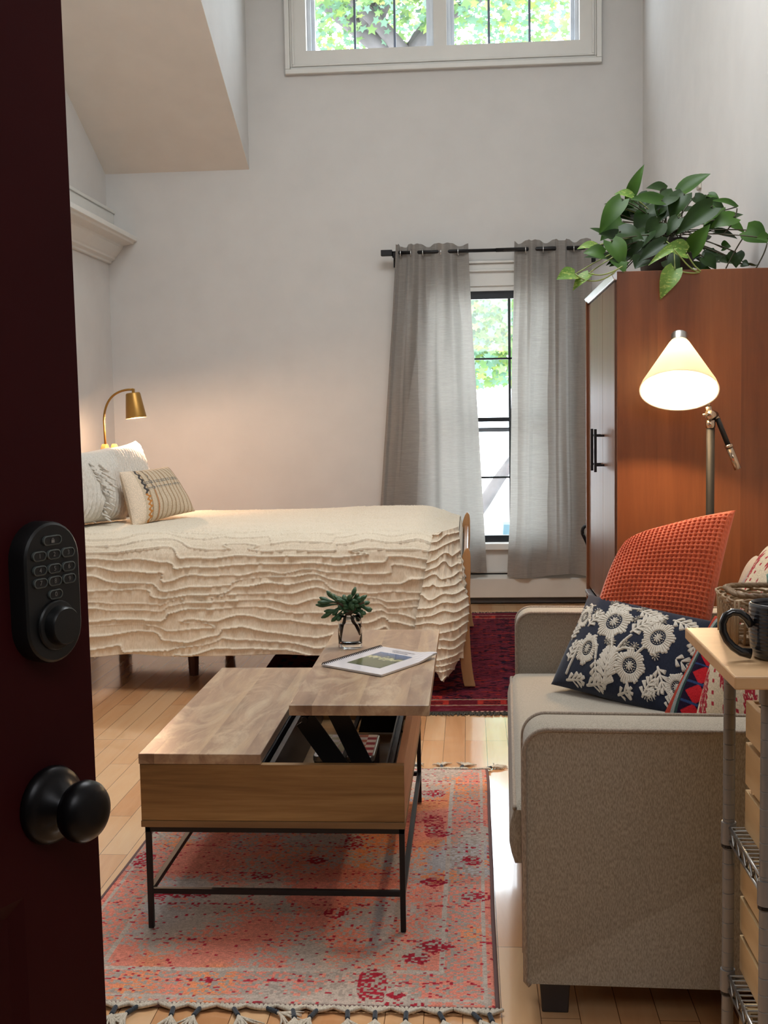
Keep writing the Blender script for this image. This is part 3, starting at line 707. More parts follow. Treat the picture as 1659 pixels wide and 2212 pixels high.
# the two big shams: rear one against the wall side, near one in front
cushion('pillow_sham', 'white pleated pillow sham standing behind the other near the bed lamp', 'pillow',
        [at(228, 968, 5.95), at(293, 952, 6.30), at(338, 1105, 6.12), at(215, 1120, 5.75)], .17, M_sham, group='white pleated pillow shams', nu=200, nv=60, disp=pleat(17, .010, 3), pinch=.05)
cushion('pillow_sham', 'white pleated pillow sham nearest the door, its frilled edge half hidden', 'pillow',
        [at(110, 985, 5.10), at(236, 966, 5.72), at(272, 1122, 5.62), at(120, 1142, 4.98+.05)], .20, M_sham, group='white pleated pillow shams', nu=220, nv=60, disp=pleat(16, .012, 8), pinch=.04)
m = MB(); rn = random.Random(3)
for i in range(46):
    px = 184+rn.random()*26+(i % 3)*14; py = 1000+i*2.7; p = at(px, py, 5.30+rn.random()*.01); q = at(px+10+rn.random()*10, py+8, 5.29)
    m.tube([p, (p+q)/2+Vector((0, -.006, .003)), q], [.003, .006, .002], 5)
fr_ = COL.objects['pillow_sham.001']; obj('frill', m, M_sham, fr_, smooth=True)
cushion('bed_pillow', 'plain white sleeping pillow lying against the headboard behind the shams', 'pillow',
        [Vector((-1.925, 5.22, .99)), Vector((-1.925, 5.92, .99)), Vector((-1.91, 5.92, .70)), Vector((-1.915, 5.22, .72))], .055, M_sham, nu=40, nv=40)
# lumbar cushion with woven stripes
def lumcol(u, v):
    c = np.tile(lin((205, 186, 160)), (len(u), 1)); st = (np.abs(((u*13) % 1)-.5) > .38) & (u > .16)
    c = np.where(st[:, None], lin((168, 142, 112)), c)
    g = (np.abs(v-.30) < .028) | (np.abs(v-.42) < .02); c = np.where((g & ((v*190 % 1) > .4) & (u > .2) & ((u*22 % 1) > .25))[:, None], lin((120, 118, 112)), c)
    l1 = (np.abs(u-.20-.012*np.sin(v*60)) < .016) & (v < .5); c = np.where(l1[:, None], lin((78, 74, 72)), c)
    l2 = (np.abs(u-.33-.008*np.sin(v*50)) < .008) & (v < .45); c = np.where(l2[:, None], lin((104, 100, 96)), c)
    o_ = (np.abs(u-.20-.014*np.sin(v*70)) < .016) & (v >= .5); c = np.where(o_[:, None], lin((190, 128, 70)), c)
    o2 = (np.abs(u-.33) < .008) & (v >= .45); c = np.where(o2[:, None], lin((180, 128, 88)), c)
    c = np.where((u < .14)[:, None], lin((228, 208, 184)), c)
    return c
cushion('lumbar_cushion', 'beige oblong cushion with raised stripes and grey and orange stitching', 'cushion',
        [at(258, 1020, 5.42), at(362, 1008, 5.85), at(421, 1104, 5.72), at(288, 1141, 5.33)], .13, attrmat('striped_cushion', bump=.2), colfn=lumcol, nu=240, nv=160, pinch=.05,
        disp=lambda u, v: np.where(u > .16, .004*np.maximum(0, np.cos((u*13-.0)*2*PI))**3, 0))

# ------------------------------------------------------------------ bed lamp
lb = thing('bed_lamp', 'brass arched reading lamp clipped to the headboard, switched on', 'lamp', (-1.98, 6.28, 1.02))
obj('lamp_base', MB().prism([(-2.02, 6.28+.045*math.cos(a), 1.012+.058*math.sin(a)) for a in [PI*i/14 for i in range(15)]], (.028, 0, 0)).prism([(-1.965, 6.28+.045*math.cos(a), 1.012+.058*math.sin(a)) for a in [PI*i/14 for i in range(15)]], (.024, 0, 0)).tube([(-2.0, 6.28, 1.035), (-1.95, 6.28, 1.035)], .012, 12), wood('lamp_base_wood', S(170, 116, 60), S(190, 136, 76), S(204, 152, 92), 'Z', contrast=.5), lb, bevel=.003)
a0 = Vector((-2.003, 6.28, 1.06)); arm = [a0, Vector((-2.005, 6.28, 1.14))]+bez((-2.006, 6.28, 1.20), (-2.0, 6.28, 1.30), (-1.955, 6.28, 1.358), (-1.865, 6.28, 1.366), 16)+[Vector((-1.835, 6.28, 1.367))]
obj('lamp_arm', MB().tube(arm, .0062, 12), M_brass, lb, smooth=True)
obj('lamp_joint', MB().box((-1.842, 6.272, 1.346), (-1.828, 6.288, 1.371)), M_brass, lb, bevel=.002)
SM = Matrix.Rotation(-.10, 4, 'Y')
sh = obj('lamp_shade', MB().lathe([(.0001, 0), (.036, 0), (.040, -.006), (.057, -.138), (.055, -.138), (.038, -.008), (.0001, -.006)], (-1.838, 6.28, 1.348), 40, SM, caps=False), M_brass, lb, autosmooth=.6)
M_bulb = plain('warm_bulb', (1, .85, .65, 1), .4, emit=(1, .74, .45, 1), estr=25)
obj('bulb', MB().lathe([(.0001, -.120), (.014, -.116), (.020, -.100), (.016, -.080), (.0001, -.075)], (-1.834, 6.28, 1.340), 20, SM, caps=False), M_bulb, lb, smooth=True)

# ------------------------------------------------------------------ curtains
rod = thing('curtain_rod', 'black metal curtain rod with square ends above the lower window', 'curtain rod', (.14, 7.2, 2.19))
YC = 7.215; zrod = lambda x: 2.196
obj('rod', MB().tube([(-.50, YC, 2.196), (.20, YC, 2.196)], .0105, 14).tube([(.18, YC, 2.196), (.80, YC, 2.196)], .0125, 14), M_black, rod, smooth=True)
for a, b in ((-.525, -.455), (.775, .83)): obj('finial', MB().box((a, YC-.018, 2.178), (b, YC+.018, 2.214)), M_black, rod, bevel=.003)
for x in (-.44, .78): obj('bracket', MB().box((x-.009, YC-.01, 2.165), (x+.009, YB, 2.185)).box((x-.014, YB-.006, 2.12), (x+.014, YB, 2.22)).tube([(x, YC, 2.196), (x, YC, 2.168)], .016, 10), M_black, rod)
def curtain(name, label, top, bot, seq, ztop, zbot, seed, hemx=None):
    """top,bot: (x0,x1); seq: list of (xfrac, yoffset) fold control points at top"""
    nu, nv = 260, 150
    u = np.linspace(0, 1, nu); v = np.linspace(0, 1, nv)
    xs_ = np.array([p[0] for p in seq]); ys_ = np.array([p[1] for p in seq])
    k = np.interp(u, xs_, np.arange(len(xs_))); i0 = np.clip(np.floor(k).astype(int), 0, len(xs_)-2); f = k-i0; f = f*f*(3-2*f)
    yo = ys_[i0]*(1-f)+ys_[i0+1]*f
    Ug, Vg = np.meshgrid(u, v, indexing='ij')
    xt = top[0]+(top[1]-top[0])*Ug; q = Vg**1.15
    xb = bot[0]+(bot[1]-bot[0])*Ug
    X = xt*(1-q)+xb*q
    soft = (vnoise(Ug*7+seed, Vg*1.4, seed)-.5)*.06
    broad = .024*np.sin(Ug*PI*5.2+seed+Vg*.8)
    Y = YC+yo[:, None]*(1-.55*sm(Vg, .05, .6))+(soft+broad*.8)*sm(Vg, .04, .5)+(vnoise(Ug*18, Vg*9, seed+4)-.5)*.006
    X += (vnoise(Ug*3, Vg*5, seed+9)-.5)*.012*sm(Vg, .1, .4)
    Z = ztop-(ztop-zbot)*Vg+.012*np.cos(yo[:, None]*60+.5)*(1-sm(Vg, 0, .05))+.012*(vnoise(Ug*5, Vg*0, seed+2)-.5)*(Vg > .98)
    Z -= .014*np.sin(Ug*PI*2.2)*sm(Vg, .9, 1)
    Y = np.minimum(Y, YB-.082)
    o = obj(name, MB().grid(np.stack([X, Y, Z], -1)), M_curt, smooth=True, fix=False); tag(o, label, 'curtain', 'grey linen curtains at the lower window')
    return o
A_ = .030
cl = curtain('curtain', 'left grey linen curtain panel reaching behind the foot of the bed', (-.432, .012), (-.60, .108),
             [(0, -A_*.6), (.02, -A_), (.06, A_*.6), (.14, A_*.9), (.18, 0), (.25, -A_), (.33, 0), (.45, A_), (.55, 0), (.65, -A_), (.76, 0), (.88, A_), (1, A_*.3)], 2.236, .212, 3)
cr = curtain('curtain', 'right grey linen curtain panel between the window and the wardrobe', (.292, .752), (.236, .80),
             [(0, A_*.2), (.06, A_), (.17, 0), (.22, -A_), (.31, 0), (.42, A_), (.53, 0), (.58, -A_*1.2), (.66, -A_*1.2), (.70, 0), (.8, A_), (.9, 0), (1, -A_)], 2.240, .185, 8)
def ring(par, x, y=0):
    m = MB(); m.tube([Vector((x+.006*math.cos(a)*.4, YC+y+.022*math.cos(a), 2.190+.024*math.sin(a))) for a in [2*PI*i/20 for i in range(20)]], .0035, 6, closed=True)
    obj('grommet', m, M_silver, par, smooth=True)
for px in (866, 888, 914, 953, 990): ring(cl, at(px, 545, YC).x)
for px in (1136, 1174, 1213, 1240): ring(cr, at(px, 545, YC).x)

# ------------------------------------------------------------------ wardrobe
CX0, CX1, CY0, CY1, CZ = .505, 1.062, 4.03, 4.93, 1.672
wd = thing('wardrobe', 'tall reddish brown wooden wardrobe with metal-trimmed front beside the window', 'wardrobe', ((CX0+CX1)/2, (CY0+CY1)/2, 0))
obj('side_panel', B((CX0+.004, CY0, .0), (CX1, CY0+.02, CZ)), M_cab, wd, bevel=.0015)
obj('side_panel', B((CX0-.012, CY1-.018, .0), (CX1, CY1+.004, CZ)), M_cab, wd, bevel=.0015)
obj('back_panel', B((CX1-.012, CY0+.02, .0), (CX1, CY1-.018, CZ)), M_cab, wd)
obj('top_panel', B((CX0+.02, CY0+.02, CZ-.02), (CX1-.012, CY1-.018, CZ)), M_cab, wd)
obj('bottom_panel', B((CX0+.02, CY0+.02, .05), (CX1-.012, CY1-.018, .07)), M_cab, wd)
M_alu = plain('satin_metal_trim', S(206, 206, 208), .3, .8)
obj('top_trim', MB().prism([(CX0-.018, CY0+.002, CZ-.004), (CX0+.012, CY0+.002, CZ+.002), (CX0+.012, CY0+.002, CZ-.030), (CX0-.006, CY0+.002, CZ-.026)], (0, CY1-CY0-.002, 0)), M_alu, wd, bevel=.002)
ym = CY0+(CY1-CY0)*.42
for a, b, hy in ((CY0+.022, ym-.0015, ym-.05), (ym+.0015, CY1-.020, ym+.07)):
    d = obj('door', B((CX0-.002, a, .465), (CX0+.018, b, CZ-.032)), M_cabdoor, wd, bevel=.0015)
    m = MB().box((CX0-.040, hy-.006, .975), (CX0-.030, hy+.006, 1.135))
    for z in (1.0, 1.11): m.box((CX0-.032, hy-.004, z-.004), (CX0-.001, hy+.004, z+.004))
    obj('handle', m, M_black, d, bevel=.001)
obj('lower_trim', B((CX0-.020, CY0+.022, .438), (CX0+.004, CY1-.020, .452)), M_alu, wd, bevel=.001)
obj('drawer_front', B((CX0-.001, CY0+.022, .08), (CX0+.018, CY1-.020, .436)), M_cabdoor, wd, bevel=.0015)

# folded stand glimpsed beside the wardrobe
st = thing('folding_stand', 'black folding stand peeking out between the wardrobe and the curtain', 'stand', (.60, 5.5, 0))
for s_ in (0, 1):
    y = 5.35+.35*s_
    obj('leg', MB().tube([(.535, y, .0), (.60, y, .34), (.66, y, .66)], .011, 8), M_black, st, smooth=True)
    obj('leg', MB().tube(bez((.66, y, .34), (.60, y, .50), (.575, y, .56), (.552, y, .605), 8)+bez((.552, y, .605), (.545, y, .64), (.57, y, .655), (.62, y, .65), 8), .0085, 8), M_black, st, smooth=True)
for x, z in ((.66, .66), (.62, .645)): obj('crossbar', MB().tube([(x, 5.35, z), (x, 5.70, z)], .010, 8), M_black, st, smooth=True)
obj('stand_strap', B((.56, 5.45, .655), (.70, 5.50, .66)), plain('strap_grey', S(150, 144, 136), .8), st)

# ------------------------------------------------------------------ trailing plant
def leaf_mesh(base, tip, width, nrm, curl=.12, fold=.25, m=None, heart=True, mi=0):
    base, tip = Vector(base), Vector(tip); ax = tip-base; L = ax.length; ax.normalize(); nrm = Vector(nrm); nrm = (nrm-ax*nrm.dot(ax)).normalized(); sd = ax.cross(nrm)
    n = 9; rows = []
    for i in range(n):
        t = i/(n-1)
        w = width*.5*((math.sin(PI*min(1, (t*.93+.07))**.62)**.9) if heart else math.sin(PI*t)**.8)*(1 if t < .97 else .2)
        if i == n-1: w = .0004
        back = -.12*L*(1-t)**6 if heart else 0
        row = []
        for j, sx in enumerate((-1, -.55, 0, .55, 1)):
            p = base+ax*(t*L+(back*abs(sx) if i < 2 else 0))+sd*(w*sx)+nrm*(-curl*L*(t-.3)**2*1.6+fold*w*abs(sx)-.25*fold*w)
            row.append(p)
        rows.append(m.addv(row))
    for a, b in zip(rows, rows[1:]):
        for j in range(4): m.face(a+j, a+j+1, b+j+1, b+j); m.mi.append(mi)
def leaf_mat(name, c1, c2, var=None):
    t = NT(name); n = t.noise(t.coord(), 9, 2); col = t.ramp(n.outputs[0], [(.3, c1), (.7, c2)])
    if var:
        n2 = t.noise(t.coord('Object', (1, 1, 3)), 38, 3, .6, 1.5); col = t.mix(t.ramp(n2.outputs[0], [(.56, (0, 0, 0, 1)), (.62, (1, 1, 1, 1))]), col, var)
    t.bs(Base_Color=col, Roughness=.42, Specular_IOR_Level=.3); tl = t.add('ShaderNodeBsdfTranslucent'); t.l.new(col, tl.inputs[0])
    mx = t.add('ShaderNodeMixShader', {'Fac': .18}); t.l.new(t.b.outputs[0], mx.inputs[1]); t.l.new(tl.outputs[0], mx.inputs[2]); t.l.new(mx.outputs[0], t.out.inputs[0]); return t.m
M_l1 = leaf_mat('pothos_dark', S(24, 46, 12), S(42, 70, 20)); M_l2 = leaf_mat('pothos_mid', S(46, 80, 22), S(70, 106, 32)); M_l3 = leaf_mat('pothos_light', S(92, 130, 52), S(120, 152, 70), S(170, 182, 96))
M_stem = plain('stem_brown', S(70, 66, 44), .6); M_stem2 = plain('stem_green', S(140, 152, 84), .5)
pl = thing('trailing_plant', 'bushy green trailing pothos in a dark pot on top of the wardrobe', 'potted plant', (.78, 4.42, CZ))
obj('pot', MB().lathe([(.0001, 0), (.075, 0), (.095, .05), (.102, .13), (.108, .15), (.098, .15), (.092, .125), (.0001, .12)], (.74, 4.42, CZ+.001), 28, caps=False), plain('pot_dark', S(52, 44, 40), .6), pl, smooth=True)
obj('soil', MB().lathe([(.0001, .126), (.09, .124)], (.74, 4.42, CZ), 20, caps=False), plain('soil', S(50, 38, 30), .95, bump=.4), pl)
ctr = Vector((.74, 4.42, CZ+.13)); fm = MB(); stm = MB(); stm2 = MB(); rn = random.Random(11)
# (base px,py)(tip px,py) width_px depth mat
LV = [((1360, 428), (1388, 354), 26, 4.40, 1), ((1470, 412), (1532, 370), 40, 4.34, 1), ((1368, 425), (1331, 412), 30, 4.36, 2), ((1430, 432), (1366, 424), 34, 4.28, 1), ((1440, 408), (1400, 400), 30, 4.5, 0),
      ((1592, 447), (1544, 424), 24, 4.30, 1), ((1538, 430), (1508, 440), 34, 4.45, 0), ((1478, 418), (1446, 470), 48, 4.30, 0), ((1456, 416), (1418, 448), 38, 4.32, 0), ((1345, 450), (1332, 425), 26, 4.42, 2),
      ((1343, 430), (1293, 497), 40, 4.25, 1), ((1330, 460), (1312, 482), 30, 4.40, 1), ((1370, 470), (1352, 440), 40, 4.5, 0), ((1400, 460), (1372, 500), 44, 4.30, 0), ((1440, 440), (1425, 475), 44, 4.35, 0),
      ((1530, 438), (1570, 455), 30, 4.4, 0), ((1540, 445), (1462, 498), 46, 4.22, 0), ((1550, 450), (1520, 480), 46, 4.32, 1), ((1588, 468), (1536, 485), 40, 4.22, 1), ((1572, 478), (1612, 498), 26, 4.4, 1),
      ((1612, 497), (1658, 520), 52, 4.20, 1), ((1660, 515), (1636, 512), 30, 4.1, 1), ((1345, 478), (1300, 510), 46, 4.3, 1), ((1352, 520), (1296, 500), 44, 4.26, 0), ((1338, 500), (1392, 508), 48, 4.18, 0),
      ((1440, 528), (1420, 515), 30, 4.15, 0), ((1483, 545), (1437, 530), 46, 4.06, 2), ((1455, 535), (1402, 566), 18, 4.02, 2), ((1492, 545), (1530, 484), 40, 4.10, 1), ((1435, 525), (1378, 560), 34, 4.12, 0),
      ((1305, 548), (1263, 540), 40, 4.06, 1), ((1290, 530), (1250, 530), 24, 4.1, 2), ((1320, 520), (1350, 570), 46, 4.06, 1), ((1345, 545), (1312, 525), 40, 4.2, 0), ((1330, 560), (1352, 585), 36, 4.04, 1),
      ((1243, 592), (1205, 598), 38, 4.02, 2), ((1272, 590), (1236, 622), 28, 4.02, 2), ((1458, 580), (1427, 640), 40, 3.995, 2), ((1400, 540), (1345, 548), 44, 4.2, 0), ((1372, 525), (1342, 560), 40, 4.22, 0),
      ((1548, 545), (1512, 575), 46, 4.3, 0), ((1560, 535), (1578, 530), 30, 4.34, 1), ((1590, 545), (1590, 575), 34, 4.25, 0), ((1567, 552), (1576, 568), 18, 4.25, 0), ((1603, 570), (1618, 572), 20, 4.3, 0), ((1625, 573), (1637, 568), 22, 4.3, 0),
      ((1400, 500), (1370, 540), 44, 4.24, 0), ((1425, 480), (1395, 520), 44, 4.26, 0), ((1466, 470), (1440, 505), 30, 4.28, 0), ((1500, 425), (1530, 445), 30, 4.42, 0), ((1390, 560), (1372, 578), 40, 4.14, 0), ((1440, 560), (1470, 578), 50, 4.16, 0), ((1520, 555), (1550, 578), 40, 4.22, 0),
      ((1380, 445), (1345, 400+60), 46, 4.48, 0), ((1405, 420), (1382, 450), 40, 4.44, 0), ((1425, 450), (1398, 470), 44, 4.36, 0), ((1545, 470), (1520, 505), 30, 4.34, 0), ((1530, 420), (1555, 428), 20, 4.46, 1)]
for (b, t, w, Y, mi) in LV:
    P0 = at(b[0], b[1], Y+.02); P1 = at(t[0], t[1], Y-.03+rn.random()*.04)
    nr = Vector((rn.random()*.7-.35, -.85, .45+rn.random()*.4)); leaf_mesh(P0, P1, w*Y/2500*1.05, nr, curl=.15+.15*rn.random(), fold=.15+.3*rn.random(), m=fm, mi=mi)
    c2 = ctr+Vector((rn.random()*.10-.05, rn.random()*.10-.05, 0)); md = (P0+c2)/2+Vector((0, 0, .04)); md.z = max(md.z, CZ+.03)
    (stm2 if mi == 2 else stm).tube(bez(c2, c2+Vector((0, 0, .05)), md, P0, 8), .0022, 5)
for i in range(46):
    a = rn.random()*2*PI; r_ = .06+.15*rn.random(); z = CZ+.05+.30*rn.random()*(1-r_*1.4); p = Vector((.74+r_*math.cos(a)*1.0, 4.42+abs(math.sin(a))*r_*.9, z))
    if p.x > 1.0: p.x = 1.0
    d = Vector((math.cos(a), math.sin(a), rn.random()*1.0-.4)).normalized(); L = .06+.04*rn.random()
    leaf_mesh(p, p+d*L, L*.8, (rn.random()-.5, -.5, .8), m=fm, mi=0 if rn.random() < .75 else 1)
    stm.tube(bez(ctr, ctr+Vector((0, 0, .06)), (p+ctr)/2+Vector((0, 0, .05)), p, 6), .002, 4)
for pts in ([(1615, 500), (1600, 520), (1585, 545), (1568, 580)], [(1657, 525), (1652, 550), (1640, 565), (1628, 590)], [(1592, 450), (1591, 470), (1580, 490), (1560, 508)], [(1243, 592), (1262, 612), (1300, 615), (1330, 585)], [(1272, 590), (1300, 600), (1320, 590), (1345, 575)], [(1458, 583), (1480, 590), (1500, 592), (1512, 588)], [(1455, 538), (1475, 560), (1490, 585), (1512, 588)], [(1484, 548), (1495, 570), (1505, 580), (1514, 586)]):
    k = bez(*[at(p[0], p[1], 4.25 if p[0] > 1540 else 4.02) for p in pts]); (stm if pts[0][0] > 1550 else stm2).tube(k, .0025, 5)
obj('foliage', fm, [M_l1, M_l2, M_l3], pl, smooth=True, fix=False); obj('stems', stm, M_stem, pl, smooth=True); obj('stems', stm2, M_stem2, pl, smooth=True)

# ------------------------------------------------------------------ floor lamp
LY = 3.84
fl = thing('floor_lamp', 'grey adjustable floor lamp with glowing white conical shade beside the wardrobe', 'lamp', (.785, LY, 0))
M_gun = plain('gunmetal', S(30, 30, 30), .6, 0, spec=.25)
obj('base', MB().lathe([(.0001, 0), (.125, 0), (.13, .006), (.13, .014), (.12, .02), (.0001, .024)], (.785, LY, 0), 40, caps=False), M_gun, fl, smooth=True)
obj('pole', MB().tube([(.785, LY, .02), (.785, LY, 1.145)], .0135, 16), M_gun, fl, smooth=True)
M_nick = plain('nickel', S(190, 170, 150), .22, 1)
obj('joint', MB().tube([(.785, LY, 1.14), (.785, LY, 1.165)], .0155, 14).tube([(.775, LY-.02, 1.185), (.80, LY+.01, 1.18)], .015, 14).tube([(.755, LY-.02, 1.182), (.775, LY-.02, 1.184)], .005, 8).tube([(.775, LY-.012, 1.21), (.785, LY, 1.165)], .010, 12).tube([(.795, LY+.005, 1.185), (.81, LY+.005, 1.165)], .010, 10), M_nick, fl, smooth=True)
obj('arm', MB().tube([(.808, LY, 1.168), (.845, LY, 1.075)], .0085, 12), M_gun, fl, smooth=True)
obj('counterweight', MB().tube([(.842, LY, 1.085), (.845, LY, 1.076)], .0135, 14).tube([(.845, LY, 1.076), (.873, LY, 1.005)], .0115, 14), M_nick, fl, smooth=True)
TIL = .52
ax = Vector((.09, math.sin(TIL), math.cos(TIL))).normalized()      # shade axis, leaning away at the top so the mouth faces the room
q = ax.to_track_quat('Z', 'Y').to_matrix().to_4x4()
C0 = at(1467, 845, LY-.07)
def shade_mat():
    t = NT('opal_shade'); t.bs(Base_Color=(1, .93, .8, 1), Roughness=.35, Emission_Color=(1, .84, .58, 1), Emission_Strength=.5)
    tl = t.add('ShaderNodeBsdfTranslucent', {'Color': (1, .9, .7, 1)}); mx = t.add('ShaderNodeMixShader', {'Fac': .72}); t.l.new(t.b.outputs[0], mx.inputs[1]); t.l.new(tl.outputs[0], mx.inputs[2]); t.l.new(mx.outputs[0], t.out.inputs[0]); return t.m
obj('lamp_shade', MB().lathe([(.124, 0), (.1245, .004), (.118, .022), (.034, .178), (.027, .188), (.025, .186), (.032, .175), (.115, .022), (.121, .001)], C0, 56, q, caps=False), shade_mat(), fl, smooth=True)
obj('shade_cap', MB().lathe([(.0265, .184), (.0265, .213), (.025, .216), (.0001, .216)], C0, 32, q, caps=False), M_chrome, fl, autosmooth=.5)
obj('bulb', MB().lathe([(.0001, .055), (.02, .06), (.03, .085), (.024, .115), (.013, .135), (.013, .18)], C0, 24, q, caps=False), plain('lamp_bulb', (1, .9, .7, 1), .3, emit=(1, .85, .6, 1), estr=12), fl, smooth=True)
ap = C0+ax*.20; jt = Vector((.775, LY-.012, 1.21))
obj('shade_arm', MB().tube(bez(ap, ap+Vector((.03, .05, 0)), Vector((.80, LY+.05, 1.30)), jt, 12), .005, 8), M_nick, fl, smooth=True)

# ------------------------------------------------------------------ sofa
SX0, SX1, SY0, SY1 = .10, 1.02, 2.20, 3.63
so = thing('sofa', 'oatmeal linen loveseat with piped box arms and dark block feet', 'sofa', (.57, 2.9, 0))
def arm_outline(r=.045, z0=.078, z1=.590, x0=SX0, x1=.99):
    pts = [(x1, z0), (x0+.008, z0), (x0, z0+.008)]
    for i in range(9): a = PI-PI/2*i/8; pts.append((x0+r+r*math.cos(a), z1-r+r*math.sin(a)))
    pts.append((x1, z1-.004)); return pts
def arm(y0, y1):
    ol = arm_outline(); m = MB(); ins = .010; R_ = []
    cxm = sum(p[0] for p in ol)/len(ol); czm = .33
    def ring(y, k): return m.addv([(cxm+(x-cxm)*(1-k/.45), y, czm+(z-czm)*(1-k/.26)) for x, z in ol])
    ks = [ring(y0+.004, .012), ring(y0, .004), ring(y0+.008, 0)]+[ring(y0+.008+(y1-y0-.016)*t, -.005*math.sin(PI*t)) for t in (.2, .4, .6, .8)]+[ring(y1-.008, 0), ring(y1, .004), ring(y1-.004, .012)]
    n = len(ol)
    for a, b in zip(ks, ks[1:]):
        for j in range(n): m.face(a+j, a+(j+1) % n, b+(j+1) % n, b+j)
    m.face(*[ks[0]+j for j in range(n)]); m.face(*[ks[-1]+j for j in range(n)])
    o = obj('arm', m, M_sofa, so, autosmooth=.7)
    for y in (y0+.001, y1-.001):
        obj('piping', MB().tube([(x, y, z) for x, z in ol[1:]], .0048, 8), M_pipe, o, smooth=True)
    return o
arm(SY0, SY0+.125); arm(SY1-.11, SY1)
obj('base', B((SX0+.012, SY0+.12, .085), (SX1, SY1-.11, .275)), M_sofa, so, bevel=.012)
def cushionbox(x0, x1, y0, y1, z0, z1, crown, n=60, bulge=.012):
    u = np.linspace(0, 1, n); A, Bv = np.meshgrid(u, u, indexing='ij'); m = MB()
    X = x0+(x1-x0)*A; Y = y0+(y1-y0)*Bv; r = .03
    d = np.minimum(np.minimum(X-x0, (x1-X)), np.minimum(Y-y0, y1-Y)); e = np.sqrt(np.clip(1-(1-np.clip(d/r, 0, 1))**2, 0, 1))
    Z = z1-r*.7*(1-e)+crown*np.sin(PI*A)**.7*np.sin(PI*Bv)**.7+(vnoise(A*3, Bv*5, 4)-.5)*.008*e
    m.grid(np.stack([X, Y, Z], -1))
    zt_ = z1-r*.7; ring_ = []
    per = [(x0, y) for y in np.linspace(y0, y1, n)]+[(x, y1) for x in np.linspace(x0, x1, n)][1:]+[(x1, y) for y in np.linspace(y1, y0, n)][1:]+[(x, y0) for x in np.linspace(x1, x0, n)][1:-1]
    cx_, cy_ = (x0+x1)/2, (y0+y1)/2
    ks = [m.addv([(x+(-bulge if x <= x0+1e-6 else 0)*math.sin(PI*t), y, zt_+(z0-zt_)*t) for x, y in per]) for t in (0, .2, .4, .6, .8, 1)]
    for a, b in zip(ks, ks[1:]):
        for j in range(len(per)): m.face(a+j, a+(j+1) % len(per), b+(j+1) % len(per), b+j)
    return m, per, zt_
m, per, zt_ = cushionbox(.082, .80, SY0+.127, SY1-.112, .275, .408, .022)
sc_ = obj('seat_cushion', m, M_sofa, so, smooth=True)
obj('piping', MB().tube([(x, y, zt_+.003) for x, y in per[:len(per)//2]], .0045, 8), M_pipe, sc_, smooth=True)
# back: raked frame with rounded top, and one loose back cushion
yy = np.linspace(SY0+.02, SY1-.02, 40); pr_ = [(.93, .28), (.885, .60), (.865, .78), (.872, .82), (.90, .845), (.95, .85), (1.00, .838), (1.018, .80), (1.022, .70), (1.022, .10), (.93, .10)]
P = np.zeros((len(yy), len(pr_)+1, 3))
for i, y in enumerate(yy):
    e_ = 1-abs(2*(y-yy[0])/(yy[-1]-yy[0])-1)**6
    for j, (x, z) in enumerate(pr_+pr_[:1]): P[i, j] = (x, y, z-(1-e_)*.05*(z > .5)-.004*math.sin(y*16)*(z > .75))
m = MB().grid(P); n_ = len(pr_)
m.face(*range(n_)); k0 = (len(yy)-1)*(n_+1); m.face(*[k0+j for j in range(n_)])
bk = obj('backrest', m, M_sofa, so, autosmooth=.9)
o, _ = cushion('back_cushion', '', '', [Vector((.80, SY1-.10, .80)), Vector((.80, SY0+.14, .80)), Vector((.74, SY0+.14, .40)), Vector((.74, SY1-.10, .40))][::1], .20, M_sofa, parent=so, nu=70, nv=50, pinch=.015, rnd=(.14, .14, .05, .05))
for x in (.125, .92):
    for y in (2.243, 3.52):
        obj('foot', MB().prism([(x, y, .10), (x+.066, y, .10), (x+.060, y+.004, 0), (x+.008, y+.004, 0)], (0, .06, 0)), M_dark, so, bevel=.002)

so.rotation_euler.z = -.0305; so.location.x += .021; so.location.y -= .014
# sofa cushions -----------------------------------------------------------
def waffle(u, v):
    n = 27; a = np.abs(np.sin(PI*u*n)); b = np.abs(np.sin(PI*v*n*1.15)); pit = (a*b)**1.6
    return .0085*(1-pit)+.0012*np.abs(np.sin(PI*u*n*2))+.0010*(vnoise(u*90, v*90, 5)-.5)
cushion('throw_cushion', 'large rust orange waffle-knit cushion leaning in the far corner of the sofa', 'cushion',
        [at(1318, 1136, 3.44), at(1589, 1102, 3.37), at(1530, 1420, 3.22), at(1262, 1390, 3.32)], .21, M_orange, nu=320, nv=320, pinch=.05, rnd=(.34, 0, .05, .05), disp=waffle, seedn=3)
NC = [at(1272, 1284, 3.36), at(1560, 1346, 3.06), at(1478, 1566, 2.93), at(1190, 1478, 3.215)]
nv_o, nsurf = cushion('throw_cushion', 'oblong navy cushion with cream embroidered flowers lying in front of the orange one', 'cushion', NC, .13, M_navy, nu=90, nv=90, pinch=.05, seedn=1)
W_, H_ = (NC[1]-NC[0]).length, (NC[3]-NC[0]).length; ASP = W_/H_
em = MB(); rn = random.Random(4)
def fm2(x, y, d):   # cushion coords: x in 0..ASP, y 0..1 (down)
    return Vector(nsurf(np.array(x/ASP), np.array(y), 1, d))
